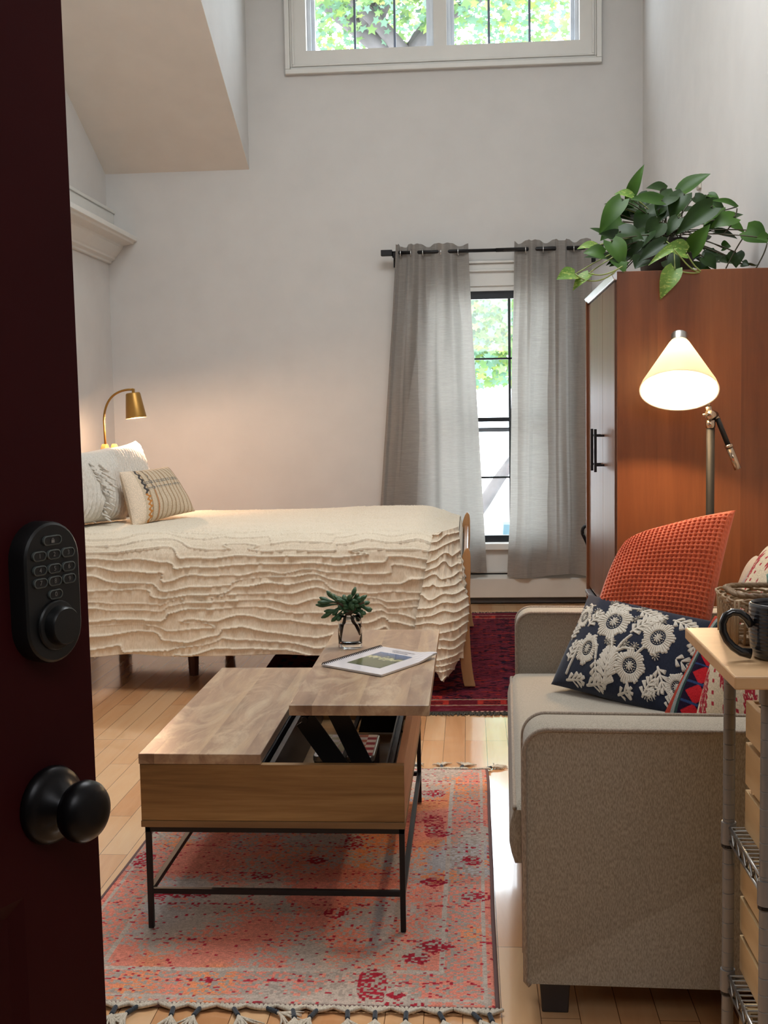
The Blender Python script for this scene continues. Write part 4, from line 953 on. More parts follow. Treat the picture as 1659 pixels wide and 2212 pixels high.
def strand(x0, y0, x1, y1, w0, w1, h=.0035):
    if not all(.012 < a < b-.012 for a, b in ((x0, ASP), (y0, 1), (x1, ASP), (y1, 1))): return
    dx, dy = x1-x0, y1-y0; L = math.hypot(dx, dy) or 1; px, py = -dy/L, dx/L; ks = []
    for t, hh in ((0, .0006), (.12, h), (.5, h*1.1), (.88, h), (1, .0006)):
        w = (w0+(w1-w0)*t)*(.55 if t in (0, 1) else 1); cx_, cy_ = x0+dx*t, y0+dy*t
        ks.append(em.addv([fm2(cx_-px*w/2, cy_-py*w/2, .0004), fm2(cx_-px*w/4, cy_-py*w/4, hh), fm2(cx_+px*w/4, cy_+py*w/4, hh), fm2(cx_+px*w/2, cy_+py*w/2, .0004)]))
    for a, b in zip(ks, ks[1:]):
        for j in range(3): em.face(a+j, a+j+1, b+j+1, b+j)
def flower(x, y, R_, sq=1.0, n=34, rot=0):
    for i in range(n):
        a = 2*PI*i/n+rot; k = 1+.10*math.sin(a*7+x*9)+rn.random()*.08
        strand(x+R_*.48*math.cos(a)*sq, y+R_*.48*math.sin(a), x+R_*k*math.cos(a)*sq, y+R_*k*math.sin(a), R_*.10, R_*.20)
    for i in range(16):
        a = 2*PI*i/16; strand(x+R_*.36*math.cos(a)*sq, y+R_*.36*math.sin(a), x+R_*.41*math.cos(a)*sq, y+R_*.41*math.sin(a), R_*.08, R_*.08, .002)
    for i in range(9):
        a = 2*PI*i/9; strand(x, y, x+R_*.30*math.cos(a)*sq, y+R_*.30*math.sin(a), R_*.05, R_*.11)
def leafy(x, y, ang, L, n=5, w=.5):
    ca, sa = math.cos(ang), math.sin(ang)
    strand(x, y, x+L*ca, y+L*sa, L*.14, L*.08)
    for i in range(n):
        t = (i+.6)/n; l = L*w*(.45+.75*math.sin(PI*min(1, t*.8+.12)))
        for s_ in (-1, 1):
            for q in (-.18, 0, .18):
                a = ang+s_*(1.0-.5*t)+q; bx_, by_ = x+L*ca*t*.95, y+L*sa*t*.95
                strand(bx_, by_, bx_+l*.75*math.cos(a), by_+l*.75*math.sin(a), L*.05, L*.085)
def stem(pts):
    for (a, b) in zip(pts, pts[1:]):
        n = 3
        for i in range(n): strand(a[0]+(b[0]-a[0])*(i-.1)/n, a[1]+(b[1]-a[1])*(i-.1)/n, a[0]+(b[0]-a[0])*(i+1.1)/n, a[1]+(b[1]-a[1])*(i+1.1)/n, .03, .03)
A2 = ASP
for x, y, R_, sq in ((.36*A2, .30, .19, .95), (.72*A2, .36, .165, .9), (.235*A2, .63, .15, .75), (.60*A2, .70, .15, .95), (.93*A2, .74, .12, .8), (.09*A2, .30, .12, .7)): flower(x, y, R_, sq, rot=rn.random())
for x, y, a, L, n in ((.52*A2, .38, -.9, .26, 5), (.44*A2, .95, -1.6, .34, 6), (.16*A2, .40, -1.1, .2, 4), (.10*A2, .78, -1.4, .2, 4), (.78*A2, .62, 1.0, .22, 4), (.33*A2, .72, 1.2, .2, 4), (.86*A2, .50, .1, .2, 4),
                     (.25*A2, .12, .1, .24, 5), (.50*A2, .10, .25, .24, 5), (.74*A2, .12, .15, .22, 4), (.05*A2, .56, -1.4, .16, 4), (.72*A2, .93, -1.2, .2, 4), (.30*A2, .96, -.2, .2, 4), (.13*A2, .95, -.1, .2, 4),
                     (.54*A2, .97, -.4, .16, 3), (.90*A2, .96, -1.4, .16, 4), (.92*A2, .22, 1.2, .18, 4), (.14*A2, .14, 2.6, .16, 3), (.60*A2, .20, -.6, .16, 3), (.84*A2, .80, 2.5, .13, 3)): leafy(x, y, a, L, n)
stem([(.45*A2, .92), (.46*A2, .75), (.43*A2, .55), (.40*A2, .46)]); stem([(.45*A2, .70), (.50*A2, .50), (.54*A2, .40)]); stem([(.60*A2, .84), (.64*A2, .97)]); stem([(.46*A2, .62), (.53*A2, .55), (.60*A2, .54)]); stem([(.66*A2, .48), (.62*A2, .58)])
stem([(.26*A2, .50), (.31*A2, .60), (.33*A2, .72)]); stem([(.34*A2, .14), (.40*A2, .10), (.50*A2, .08)]); stem([(.12*A2, .90), (.14*A2, .75), (.16*A2, .55)])
for i in range(14): x = rn.random()*.9*A2+.05*A2; y = rn.choice([.05, .50, .86, .18])+rn.random()*.04; flower(x, y, .045, 1, 9)
obj('embroidery', em, M_thread, nv_o, smooth=False, fix=True)
def kilimcol(u, v):
    c = np.tile(lin((34, 22, 40)), (len(u), 1)); red = lin((170, 34, 40)); grn = lin((60, 84, 80)); gry = lin((128, 132, 130)); orr = lin((150, 60, 48))
    c = np.where((u < .10)[:, None], orr, c); c = np.where(((u >= .10) & (u < .15))[:, None], gry, c); c = np.where(((u >= .15) & (u < .19))[:, None], grn*.6, c)
    t = np.abs(((v*6) % 1)-.5)*2; w = (u > .22) & (u < .6) & (np.abs(u-.40) < .17*(1-t)); c = np.where(w[:, None], red, c)
    w = (u > .2) & (np.abs(((v*6+.5) % 1)-.5) < .06); c = np.where(w[:, None], lin((44, 60, 96)), c)
    c = np.where(((u > .66) & (u < .9) & (np.abs(((v*9) % 1)-.5) < .25))[:, None], red*.8, c); c = np.where((u > .93)[:, None], orr, c)
    return c
cushion('throw_cushion', 'red and navy kilim cushion squeezed between the navy flowered one and the block-printed one', 'cushion',
        [at(1545, 1330, 2.98), at(1680, 1352, 2.80), at(1600, 1640, 2.66), at(1432, 1548, 2.86)], .085, attrmat('kilim', bump=.3), colfn=kilimcol, nu=150, nv=150)
def blockcol(u, v):
    c = np.tile(lin((206, 188, 162)), (len(u), 1)); red = lin((158, 48, 60))
    n = 3.6; uu = u*n; vv = v*n*.8+.5*(np.floor(uu) % 2); fx = (uu % 1)-.5; fy = (vv % 1)-.5
    th_ = np.arctan2(fy, fx); r = np.sqrt((fx*1.6)**2+(fy*.95)**2); bl = (r < .36+.05*np.sin(th_*14)) & ~((r > .16+.03*np.sin(th_*9)) & (r < .19+.03*np.sin(th_*9)))
    bl &= vnoise(u*120, v*120, 4) > .16
    c = np.where(bl[:, None], red, c)
    d2 = np.sqrt(((fx % 1)-.5)**2*3+((fy+.5) % 1-.5)**2*3); c = np.where(((np.abs(fx) > .44) & (np.sin(v*120) > .4))[:, None], red*1.1, c)
    return c
cushion('throw_cushion', 'cream cushion block-printed with pink-red paisley, nearest the cart', 'cushion',
        [at(1662, 1178, 2.91), at(1790, 1215, 2.57), at(1725, 1650, 2.46), at(1500, 1570, 2.69)], .16, attrmat('block_print', bump=.15), colfn=blockcol, nu=220, nv=220)

# ------------------------------------------------------------------ coffee table
TX0, TX1, TY0, TY1 = -.765, -.155, 2.562, 3.472; ZB, ZT_, LT_ = .2585, .408, .024
ct = thing('coffee_table', 'wooden lift-top coffee table on a black metal frame, right half of its top raised', 'table', ((TX0+TX1)/2, (TY0+TY1)/2, 0))
th_ = .018; zf = ZT_-.0005; Z0T = .0148
obj('front_panel', MB().box((TX0, TY0, ZB+.016), (TX1, TY0+th_, zf)), M_front, ct, bevel=.0015)
obj('base_panel', MB().box((TX0-.001, TY0-.001, ZB), (TX1+.001, TY1+.001, ZB+.0155)), wood('mango_edge', S(104, 76, 46), S(134, 102, 66), S(154, 120, 80), 'X', rough=.5, streak=60, contrast=.7), ct, bevel=.001)
obj('back_panel', B((TX0, TY1-th_, ZB+.016), (TX1, TY1, zf)), M_front, ct, bevel=.0015)
obj('side_panel', B((TX0, TY0+th_, ZB+.016), (TX0+th_, TY1-th_, zf)), M_side, ct, bevel=.001)
obj('side_panel', B((TX1-th_, TY0+th_, ZB+.016), (TX1, TY1-th_, zf)), M_side, ct, bevel=.001)
obj('divider', B((TX0+.30, TY0+th_, ZB+.016), (TX0+.312, TY1-th_, zf)), M_dark, ct)
LX = -.482
obj('tabletop', B((TX0-.002, TY0-.002, ZT_), (LX, TY1+.002, ZT_+LT_)), M_top, ct, bevel=.0018)
ZR = .532
RX = (-.408, -.094); RY = (2.522, 3.437)
obj('raised_top', B((RX[0], RY[0], ZR), (RX[1], RY[1], ZR+LT_)), M_top, ct, bevel=.0018)
obj('edge_rail', MB().box((LX-.014, TY0+.02, ZT_-.018), (LX+.004, TY1-.02, ZT_-.001)), M_black, ct)
# lifting mechanism
def hinge(y, y_):
    m = MB()
    def bar(p, q, w, t=.004):
        p, q = Vector(p), Vector(q); d = (q-p).normalized(); nn = Vector((0, 1, 0)); s_ = d.cross(nn).normalized()*w/2
        m.prism([p+s_-nn*t/2, q+s_-nn*t/2, q-s_-nn*t/2, p-s_-nn*t/2], nn*t)
    bar((-.385, y, ZR-.018), (-.20, y, ZR-.012), .024); bar((-.398, y-.004, ZR-.055), (-.30, y-.004, .335), .050); bar((-.33, y+.004, ZR-.02), (-.245, y+.004, .33), .046); bar((-.40, y+.004, ZR-.055), (-.36, y, ZR-.01), .026)
    m.prism([(-.33, y-.002, .278), (-.20, y-.002, .278), (-.225, y-.002, .35), (-.31, y-.002, .36)], (0, .004, 0))
    for x, z in ((-.398, ZR-.055), (-.30, .335), (-.245, .33)): m.tube([(x, y-.010, z), (x, y+.008, z)], .008, 12)
    obj('lift_hinge', m, M_black, ct, bevel=.0008)
hinge(2.70, 0); hinge(3.30, 0)
obj('lift_rail', MB().box((-.205, 2.62, .345), (-.190, 3.42, .360)).box((-.205, 2.62, .345), (-.201, 3.42, .375)), plain('rail_metal', S(96, 98, 104), .35, .8), ct)
obj('hinge_brace', MB().box((-.325, 2.705, .34), (-.315, 3.295, .352)), M_black, ct)
# metal base frame
m = MB(); g = .0125; fx0, fx1, fy0, fy1 = TX0+.007, TX1-.001, TY0+.003, TY1-.003
m.box((fx0, fy0, ZB-g, ), (fx1, fy0+g, ZB)); m.box((fx0, fy1-g, ZB-g), (fx1, fy1, ZB)); m.box((fx0, fy0, ZB-g), (fx0+g, fy1, ZB)); m.box((fx1-g, fy0, ZB-g), (fx1, fy1, ZB))
obj('top_frame', m, M_black, ct, bevel=.0008)
for x in (fx0, fx1-g):
    for y in (fy0, fy1-g): obj('leg', B((x, y, Z0T), (x+g, y+g, ZB-g)), M_black, ct, bevel=.0008)
ZS = .098
for a, b in (((fx0+g, fy0, ZS), (fx1-g, fy0+g, ZS+g)), ((fx0+g, fy1-g, ZS), (fx1-g, fy1, ZS+g)), ((fx0, fy0+g, ZS), (fx0+g, fy1-g, ZS+g)), ((fx1-g, fy0+g, ZS), (fx1, fy1-g, ZS+g))): obj('stretcher', B(a, b), M_black, ct, bevel=.0008)

# tin in the open compartment ---------------------------------------------
zb = ZB+.0165
tn = thing('tin_box', 'rectangular tin with red and orange checked lid inside the open table compartment', 'tin', (-.325, 2.80, zb))
def rrect(x0, x1, y0, y1, z, r=.012, n=5):
    p = []
    for cx_, cy_, a0 in ((x1-r, y1-r, 0), (x0+r, y1-r, PI/2), (x0+r, y0+r, PI), (x1-r, y0+r, 1.5*PI)):
        for i in range(n+1): a = a0+PI/2*i/n; p.append((cx_+r*math.cos(a), cy_+r*math.sin(a), z))
    return p
tx0, tx1, ty0, ty1 = -.402, -.246, 2.84, 3.04; tz = zb+.060
tn.location = ((tx0+tx1)/2, (ty0+ty1)/2, zb)
obj('tin_body', MB().prism(rrect(tx0+.002, tx1-.002, ty0+.002, ty1-.002, zb), (0, 0, .054)), plain('tin_dark', S(30, 30, 34), .4, .4), tn)
ld = obj('tin_lid', MB().prism(rrect(tx0, tx1, ty0, ty1, zb+.054), (0, 0, .016)), plain('tin_silver', S(190, 188, 186), .3, .7), tn, bevel=.003)
pm = MB(); mats = [plain('check_white', S(226, 216, 214), .35), plain('check_orange', S(196, 100, 66), .35), plain('check_red', S(160, 24, 52), .35), plain('check_cream', S(196, 186, 150), .35), plain('check_pink', S(206, 168, 160), .35)]
nx_, ny_ = 6, 8; ux, uy = (tx1-tx0-.012)/nx_, (ty1-ty0-.012)/ny_
for i in range(nx_):
    for j in range(ny_):
        a = pm.addv([(tx0+.006+ux*(i+p), ty0+.006+uy*(j+q_), zb+.0703) for p, q_ in ((0, 0), (1, 0), (1, 1), (0, 1))]); pm.face(a, a+1, a+2, a+3)
        pm.mi.append(0 if (i+j) % 2 == 0 else (2 if i == 5 else 1 if i >= 3 else 4 if i == 2 else 3))
a = pm.addv([(x, y, zb+.0707) for x, y in ((-.345, 2.875), (-.30, 2.895), (-.285, 2.93), (-.30, 2.965), (-.345, 2.955))]); pm.face(a, a+1, a+2, a+3, a+4); pm.mi.append(3)
obj('lid_pattern', pm, mats, tn, fix=False)
o = obj('remote_control', B((-.225, 2.66, zb), (-.20, 2.80, zb+.012)), plain('remote_dark', S(46, 42, 40), .4), bevel=.003); tag(o, 'slim dark object lying beside the tin inside the table compartment', 'remote')

# glass vase with succulent cuttings ------------------------------------------
zt = ZR+LT_+.0006; VC = atz(757, 1398, zt); VR = .0335
M_vg = NT('clear_glass'); M_vg.bs(Base_Color=(1, 1, 1, 1), Roughness=0.0, Transmission_Weight=1.0, IOR=1.22); M_vg = M_vg.m
vs_ = thing('glass_vase', 'clear glass tumbler half filled with water holding succulent cuttings', 'vase', VC)
obj('vase_glass', MB().lathe([(.0001, 0), (VR-.002, 0), (VR, .002), (VR, .058), (VR-.0015, .078), (VR-.005, .094), (VR-.0065, .094), (VR-.0035, .078), (VR-.0025, .058), (VR-.0025, .012), (.0001, .010)], VC, 40, caps=False), M_vg, vs_, smooth=True)
M_wt = NT('water'); M_wt.bs(Base_Color=(1, 1, 1, 1), Roughness=0.0, Transmission_Weight=1.0, IOR=1.12); M_wt = M_wt.m
obj('water', MB().lathe([(.0001, .0125), (VR-.0032, .0145), (VR-.0032, .066), (.0001, .066)], VC, 40, caps=False), M_wt, vs_, smooth=True)
M_suc = plain('succulent_leaf', S(52, 86, 54), .45, nz=.16); M_ssr = plain('succulent_stem', S(92, 70, 48), .7, nz=.1)
su = thing('succulent_cutting', 'dark green succulent cuttings with spoon-shaped leaves standing in the glass', 'plant', VC+Vector((0, 0, .02)))
k = MB(); vp = lambda px, py, dy=0: at(px, py, VC.y+dy)
stems_ = [[vp(737, 1386, .005), vp(738, 1360, .004), vp(744, 1335, 0), vp(752, 1322, 0)], [vp(778, 1372, -.005), vp(770, 1352, -.004), vp(760, 1338, 0), vp(752, 1326, 0)], [vp(752, 1322, 0), vp(745, 1310, 0), vp(735, 1305, 0), vp(728, 1300, 0)], [vp(756, 1328, 0), vp(765, 1312, 0), vp(775, 1306, -.01), vp(786, 1300, -.01)], [vp(754, 1326, 0), vp(757, 1308, 0), vp(757, 1298, .01), vp(758, 1290, .01)]]
for s_ in stems_: k.tube(bez(*s_, n=10), .0045, 8)
obj('stem', k, M_ssr, su, smooth=True)
rn = random.Random(21); lf = MB()
LS = [(728, 1300, 706, 1278), (728, 1302, 690, 1292), (730, 1305, 682, 1308), (732, 1312, 694, 1336), (724, 1300, 686, 1302), (730, 1298, 716, 1284), (738, 1300, 730, 1290), (736, 1310, 718, 1330), (742, 1316, 716, 1344), (745, 1322, 728, 1342), (752, 1300, 757, 1286), (756, 1298, 768, 1270), (760, 1296, 775, 1284), (766, 1300, 792, 1288), (772, 1304, 799, 1302), (776, 1310, 804, 1318), (782, 1306, 802, 1322), (770, 1314, 790, 1328), (764, 1320, 784, 1334), (762, 1328, 778, 1342), (750, 1308, 742, 1286), (745, 1306, 722, 1272+16), (768, 1298, 780, 1292), (758, 1310, 772, 1298), (738, 1316, 700, 1322), (755, 1316, 760, 1300)]
for (a, b, c, d) in LS:
    dy = rn.random()*.04-.02; p = vp(a, b, dy*.3); q_ = vp(c, d, dy); m_ = p+(q_-p)*.6; n9 = 8
    pts = bez(p, p+(q_-p)*.3, m_+Vector((0, 0, -.002)), q_+Vector((0, 0, .002)), n9)
    lf.tube(pts, [.0028, .003, .0036, .0050, .0070, .0088, .0080, .0026], 8, flat=.75)
for i in range(56):
    a = rn.random()*2*PI; base = vp(742+rn.random()*30, 1300+rn.random()*24); e = Vector((math.cos(a), math.sin(a)*.8, .2+rn.random()*.7)).normalized()*(.018+.018*rn.random())
    lf.tube(bez(base, base+e*.3, base+e*.7, base+e, 6), [.0026, .0034, .0050, .0070, .0066, .002], 7, flat=.7)
obj('leaves', lf, M_suc, su, smooth=True)

# spiral bound booklet ---------------------------------------------------------
A_p, B_p, C_p, D_p = [atz(px, py, zt+.002) for px, py in ((695, 1438), (822, 1399), (945, 1420), (824, 1461))]
bk_ = thing('booklet', 'white spiral-bound booklet with a photo on its cover lying by the glass', 'booklet', (A_p+C_p)/2)
bk_.location.z = zt
def bil(u, v, h=0): p = A_p*(1-u)*(1-v)+B_p*u*(1-v)+C_p*u*v+D_p*(1-u)*v; return Vector((p.x, p.y, zt+.001+h+.010*sm(np.array(u*v), .62, 1.0)+.0015*math.sin(3*v)*u))
for nm, h0, mt in (('pages', .0, plain('paper_edge', S(196, 192, 190), .7)), ('cover', .0042, plain('paper_cover', S(226, 222, 226), .22, nz=.005, coat=.5))):
    m = MB(); n = 14; ks = [[None]*(n+1) for _ in range(n+1)]
    t2 = .004 if nm == 'pages' else .0006
    for s_ in (0, 1):
        for i in range(n+1):
            for j in range(n+1): ks[i][j] = m.addv([bil(i/n, j/n, h0+t2*s_)])
        for i in range(n):
            for j in range(n): m.face(ks[i][j], ks[i+1][j], ks[i+1][j+1], ks[i][j+1])
    N1 = (n+1)**2; rim = [(i, 0) for i in range(n)]+[(n, j) for j in range(n)]+[(n-i, n) for i in range(n)]+[(0, n-j) for j in range(n)]
    for a, b in zip(rim, rim[1:]+rim[:1]):
        ia, ib = a[0]*(n+1)+a[1], b[0]*(n+1)+b[1]; m.face(ia, ib, ib+N1, ia+N1)
    obj(nm, m, mt, bk_, smooth=False)
def photo_mat():
    t = NT('cover_photo'); c = t.add('ShaderNodeTexCoord'); sp = t.add('ShaderNodeSeparateXYZ'); t.l.new(c.outputs['UV'], sp.inputs[0])
    n = t.noise(c.outputs['UV'], 7, 4); f = t.math('ADD', sp.outputs[0], t.math('MULTIPLY', t.math('SUBTRACT', n.outputs[0], .5), .45))
    col = t.ramp(f, [(.0, S(82, 88, 60)), (.38, S(104, 108, 66)), (.5, S(70, 78, 54)), (.62, S(200, 196, 150)), (.72, S(90, 98, 96)), (.85, S(84, 104, 140)), (1, S(110, 128, 158))])
    t.bs(Base_Color=col, Roughness=.25, Coat_Weight=.5); return t.m
m = MB(); n = 8
def quadpatch(m, u0, u1, v0, v1, h, n=6):
    ks = [[m.addv([bil(u0+(u1-u0)*i/n, v0+(v1-v0)*j/n, h)]) for j in range(n+1)] for i in range(n+1)]
    for i in range(n):
        for j in range(n): m.face(ks[i][j], ks[i+1][j], ks[i+1][j+1], ks[i][j+1])
quadpatch(m, .20, .78, .22, .78, .0052, 8); o = obj('cover_photo', m, photo_mat(), bk_, fix=False)
uvs = np.array([(i/8, j/8) for i in range(9) for j in range(9)]); setuv(o, uvs)
m = MB(); rn = random.Random(8)
for uL, v0, v1, hh in ((.90, .32, .70, .020), (.855, .36, .62, .010), (.835, .38, .64, .010)):
    v = v0
    while v < v1:
        w = .006+rn.random()*.012; quadpatch(m, uL-hh/2, uL+hh/2, v, v+w, .0053, 1); v += w+(.004 if rn.random() < .75 else .014)
obj('cover_text', m, plain('grey_print', S(112, 108, 114), .4), bk_, fix=False)
m = MB(); nC = 34
for i in range(nC):
    u = (i+.5)/nC; p = A_p+(B_p-A_p)*u; sdv = (D_p-A_p).normalized(); c = Vector((p.x, p.y, zt+.0052))
    m.tube([c+sdv*(.0035+.0052*math.cos(a))+Vector((0, 0, .0046*math.sin(a))) for a in [2*PI*j/12 for j in range(12)]], .0011, 5, closed=True)
m.tube([(A_p+Vector((0, 0, .003))), (B_p+Vector((0, 0, .003)))], .0016, 6)
obj('spiral_binding', m, M_black, bk_, smooth=True)

# ------------------------------------------------------------------ wire cart
KX0, KX1, KY0, KY1 = .362, .98, 1.60, 1.97; KZ = .831
ca = thing('kitchen_cart', 'chrome wire shelf cart with a pale wood top in the right foreground', 'cart', ((KX0+KX1)/2, (KY0+KY1)/2, 0))
obj('wooden_top', B((KX0, KY0, KZ-.019), (KX1, KY1, KZ)), M_pinetop, ca, bevel=.0025)
M_post = plain('post_chrome', S(140, 138, 136), .4, .35, nz=.06)
PXs, PYs = (.428, .925), (1.683, 1.928)
for x in PXs:
    for y in PYs:
        pts = []; rs_ = []; z = 0.03
        while z < KZ-.02:
            pts += [(x, y, z), (x, y, z+.0232), (x, y, z+.0240), (x, y, z+.0248)]; rs_ += [.0098, .0098, .0089, .0098]; z += .0256
        pts.append((x, y, KZ-.0195)); rs_.append(.0098); pts[0] = (x, y, .03)
        p_ = obj('post', MB().tube(pts, rs_, 18), M_post, ca, autosmooth=.5)
        obj('post_sleeve', MB().tube([(x, y, KZ-.058), (x, y, KZ-.020)], .0125, 18), M_post, p_, autosmooth=.5)
        obj('foot', MB().tube([(x, y, 0), (x, y, .014), (x, y, .03)], [.015, .015, .007], 14), M_black, p_)
def shelf(z):
    s_ = obj('wire_shelf', MB().tube([(PXs[0], PYs[0], z), (PXs[1], PYs[0], z)], .003, 8).tube([(PXs[0], PYs[1], z), (PXs[1], PYs[1], z)], .003, 8).tube([(PXs[0], PYs[0], z+.010), (PXs[0], PYs[1], z+.010)], .003, 8).tube([(PXs[1], PYs[0], z+.010), (PXs[1], PYs[1], z+.010)], .003, 8)
             .tube([(PXs[0], PYs[0], z-.014), (PXs[0], PYs[1], z-.014)], .003, 8).tube([(PXs[1], PYs[0], z-.014), (PXs[1], PYs[1], z-.014)], .003, 8)
             .tube([(PXs[0], PYs[0]+(PYs[1]-PYs[0])*i/12, z+(.010 if i % 2 else -.014)) for i in range(13)], .0022, 6)
             .tube([(PXs[0]+(PXs[1]-PXs[0])*i/22, PYs[0], z+(.0 if i % 2 else -.020)) for i in range(23)], .0022, 6).tube([(PXs[0], PYs[0], z-.02), (PXs[1], PYs[0], z-.02)], .003, 8).tube([(PXs[0], PYs[1], z-.02), (PXs[1], PYs[1], z-.02)], .003, 8), M_chrome, ca, smooth=True)
    w = MB()
    for i in range(1, 15): y = PYs[0]+(PYs[1]-PYs[0])*i/15; w.tube([(PXs[0], y, z+.012), (PXs[1], y, z+.012)], .0016, 6)
    obj('shelf_wires', w, M_chrome, s_, smooth=True)
    for x in PXs:
        for y in PYs: obj('collar', MB().tube([(x, y, z-.020), (x, y, z+.017)], [.0128, .0122], 18), M_post, s_, autosmooth=.5); obj('collar_ring', MB().tube([(x, y, z-.026), (x, y, z-.021)], .0118, 16), M_black, s_)
for z in (.492, .236, .075): shelf(z)
def crate(z, label, x0, y0, y1, hs, nm='wooden_crate'):
    c = thing(nm, label, 'crate', (.68, (y0+y1)/2, z))
    x1 = .90; t = .011; zz0 = z
    for k, (a, b) in enumerate(hs):
        for (p, q_) in (((x0, y0, z+a), (x0+t, y1, z+b)), ((x1-t, y0, z+a), (x1, y1, z+b)), ((x0+t, y0, z+a), (x1-t, y0+t, z+b)), ((x0+t, y1-t, z+a), (x1-t, y1, z+b))): obj('slat', B(p, q_), M_pine, c, bevel=.0012)
    for cx_ in (x0+t, x1-t-.018):
        for cy_ in (y0+t, y1-t-.018): obj('corner_block', B((cx_, cy_, z), (cx_+.018, cy_+.018, z+hs[-1][1]-.003)), M_pine, c)
    obj('crate_bottom', B((x0+t, y0+t, z+.001), (x1-t, y1-t, z+.008)), M_pine, c)
    return c
crate(.5062, 'pale pine slatted crate on the upper wire shelf of the cart', .449, 1.655, 1.905, [(0, .066), (.076, .146), (.155, .216)])
crate(.2502, 'pale pine slatted crate on the lower wire shelf of the cart', .449, 1.66, 1.935, [(0, .060), (.070, .128), (.138, .190)])
crate(.0892, 'pale pine slatted crate on the bottom wire shelf of the cart', .449, 1.66, 1.935, [(0, .045), (.055, .10)])

# things on the cart --------------------------------------------------------
mg = thing('mug', 'dark glazed stoneware mug with a large loop handle on the cart top', 'mug', (.453, 1.72, KZ))
M_mug = NT('dark_glaze'); wv = M_mug.add('ShaderNodeTexWave', {'Vector': M_mug.coord(), 'Scale': 55., 'Distortion': 1.5}, wave_type='BANDS', bands_direction='Z')
nn_ = M_mug.noise(M_mug.coord(), 30, 4); M_mug.bs(Base_Color=M_mug.ramp(nn_.outputs[0], [(.35, S(22, 22, 26)), (.7, S(46, 48, 56))]), Roughness=.2, Coat_Weight=.6); M_mug.bump(wv.outputs[0], .5, .0015); M_mug = M_mug.m
MC = (.454, 1.722, KZ+.0005)
obj('mug_body', MB().lathe([(.0001, .0), (.034, 0), (.038, .004), (.0425, .018), (.0445, .040), (.0445, .076), (.0435, .082), (.041, .083), (.0395, .080), (.0405, .045), (.038, .015), (.0001, .008)], MC, 48, caps=False), M_mug, mg, smooth=True)
hd = [at(px, py, 1.705) for px, py in ((1622, 1352), (1612, 1334), (1598, 1324), (1582, 1322), (1568, 1330), (1561, 1346), (1562, 1364), (1570, 1382), (1583, 1397), (1600, 1408), (1622, 1412))]
obj('mug_handle', MB().tube(hd, [.0065, .006, .0058, .0056, .0056, .0056, .0056, .0057, .006, .0065, .008], 14), plain('handle_glaze', S(26, 25, 26), .18, coat=.5), mg, smooth=True)
bs_ = thing('wicker_basket', 'small woven wicker basket behind the mug on the cart', 'basket', (.52, 1.86, KZ))
M_wick = wood('wicker', S(120, 90, 60), S(172, 140, 104), S(206, 178, 142), 'Z', rough=.6, streak=80)
wk = MB(); bx0, bx1, by0, by1 = .410, .74, 1.80, 1.925
def loop(z, off, amp, ph, r, k=26):
    pts = rrect(bx0-off, bx1+off, by0-off, by1+off, z, .03, 6); out = []; P_ = []
    for a, b in zip(pts, pts[1:]+pts[:1]):
        a, b = Vector(a), Vector(b); n = max(1, int((b-a).length/.006))
        for i in range(n): P_.append(a+(b-a)*i/n)
    for i, p in enumerate(P_):
        s_ = math.sin(i*1.15+ph); c = Vector(((bx0+bx1)/2, (by0+by1)/2, p.z)); d = (p-c).normalized(); out.append(p+d*amp*s_+Vector((0, 0, amp*.5*math.cos(i*1.15+ph))))
    wk.tube(out, r, 6, closed=True)
for i in range(9): loop(KZ+.006+.0062*i, -.008+.001*i, .0036, i*PI, .0024)
for i in range(4): loop(KZ+.061+.0040*i, .001+.0022*i, .0042, i*1.7, .0021)
o = obj('basket_weave', wk, M_wick, bs_, smooth=True)
wk = MB(); loop(KZ+.079, -.004, .0030, 0, .0036); loop(KZ+.079, -.004, .0030, 2.1, .0036); loop(KZ+.079, -.004, .0030, 4.2, .0036); obj('basket_rim', wk, wood('wicker_rim', S(96, 70, 46), S(132, 104, 74), S(160, 130, 96), 'Z', rough=.6, streak=80), bs_, smooth=True)
wk = MB()
for i in range(30):
    t = i/29; wk.tube([(bx0+(bx1-bx0)*t, by0-.001, KZ+.004), (bx0+(bx1-bx0)*t+.002, by0-.003, KZ+.072)], .0022, 5)
for i in range(12): t = i/11; wk.tube([(bx0-.001, by0+(by1-by0)*t, KZ+.004), (bx0-.003, by0+(by1-by0)*t, KZ+.072)], .0022, 5)
obj('basket_stakes', wk, M_wick, bs_, smooth=True)
obj('basket_bottom', B((bx0+.012, by0+.012, KZ+.001), (bx1-.012, by1-.012, KZ+.008)), M_wick, bs_, bevel=.004)
M_teal = plain('teal_plastic', S(74, 136, 124), .35)
C_ = Vector((.497, 1.845, KZ+.046))
o = obj('teal_cup', MB().lathe([(.0001, 0), (.016, 0), (.018, .004), (.0215, .04), (.030, .047), (.0315, .060), (.0295, .060), (.028, .049), (.019, .042), (.014, .006), (.0001, .005)], C_, 32, caps=False), M_teal, smooth=True); tag(o, 'small teal cup with a flared rim sitting in the wicker basket', 'cup')

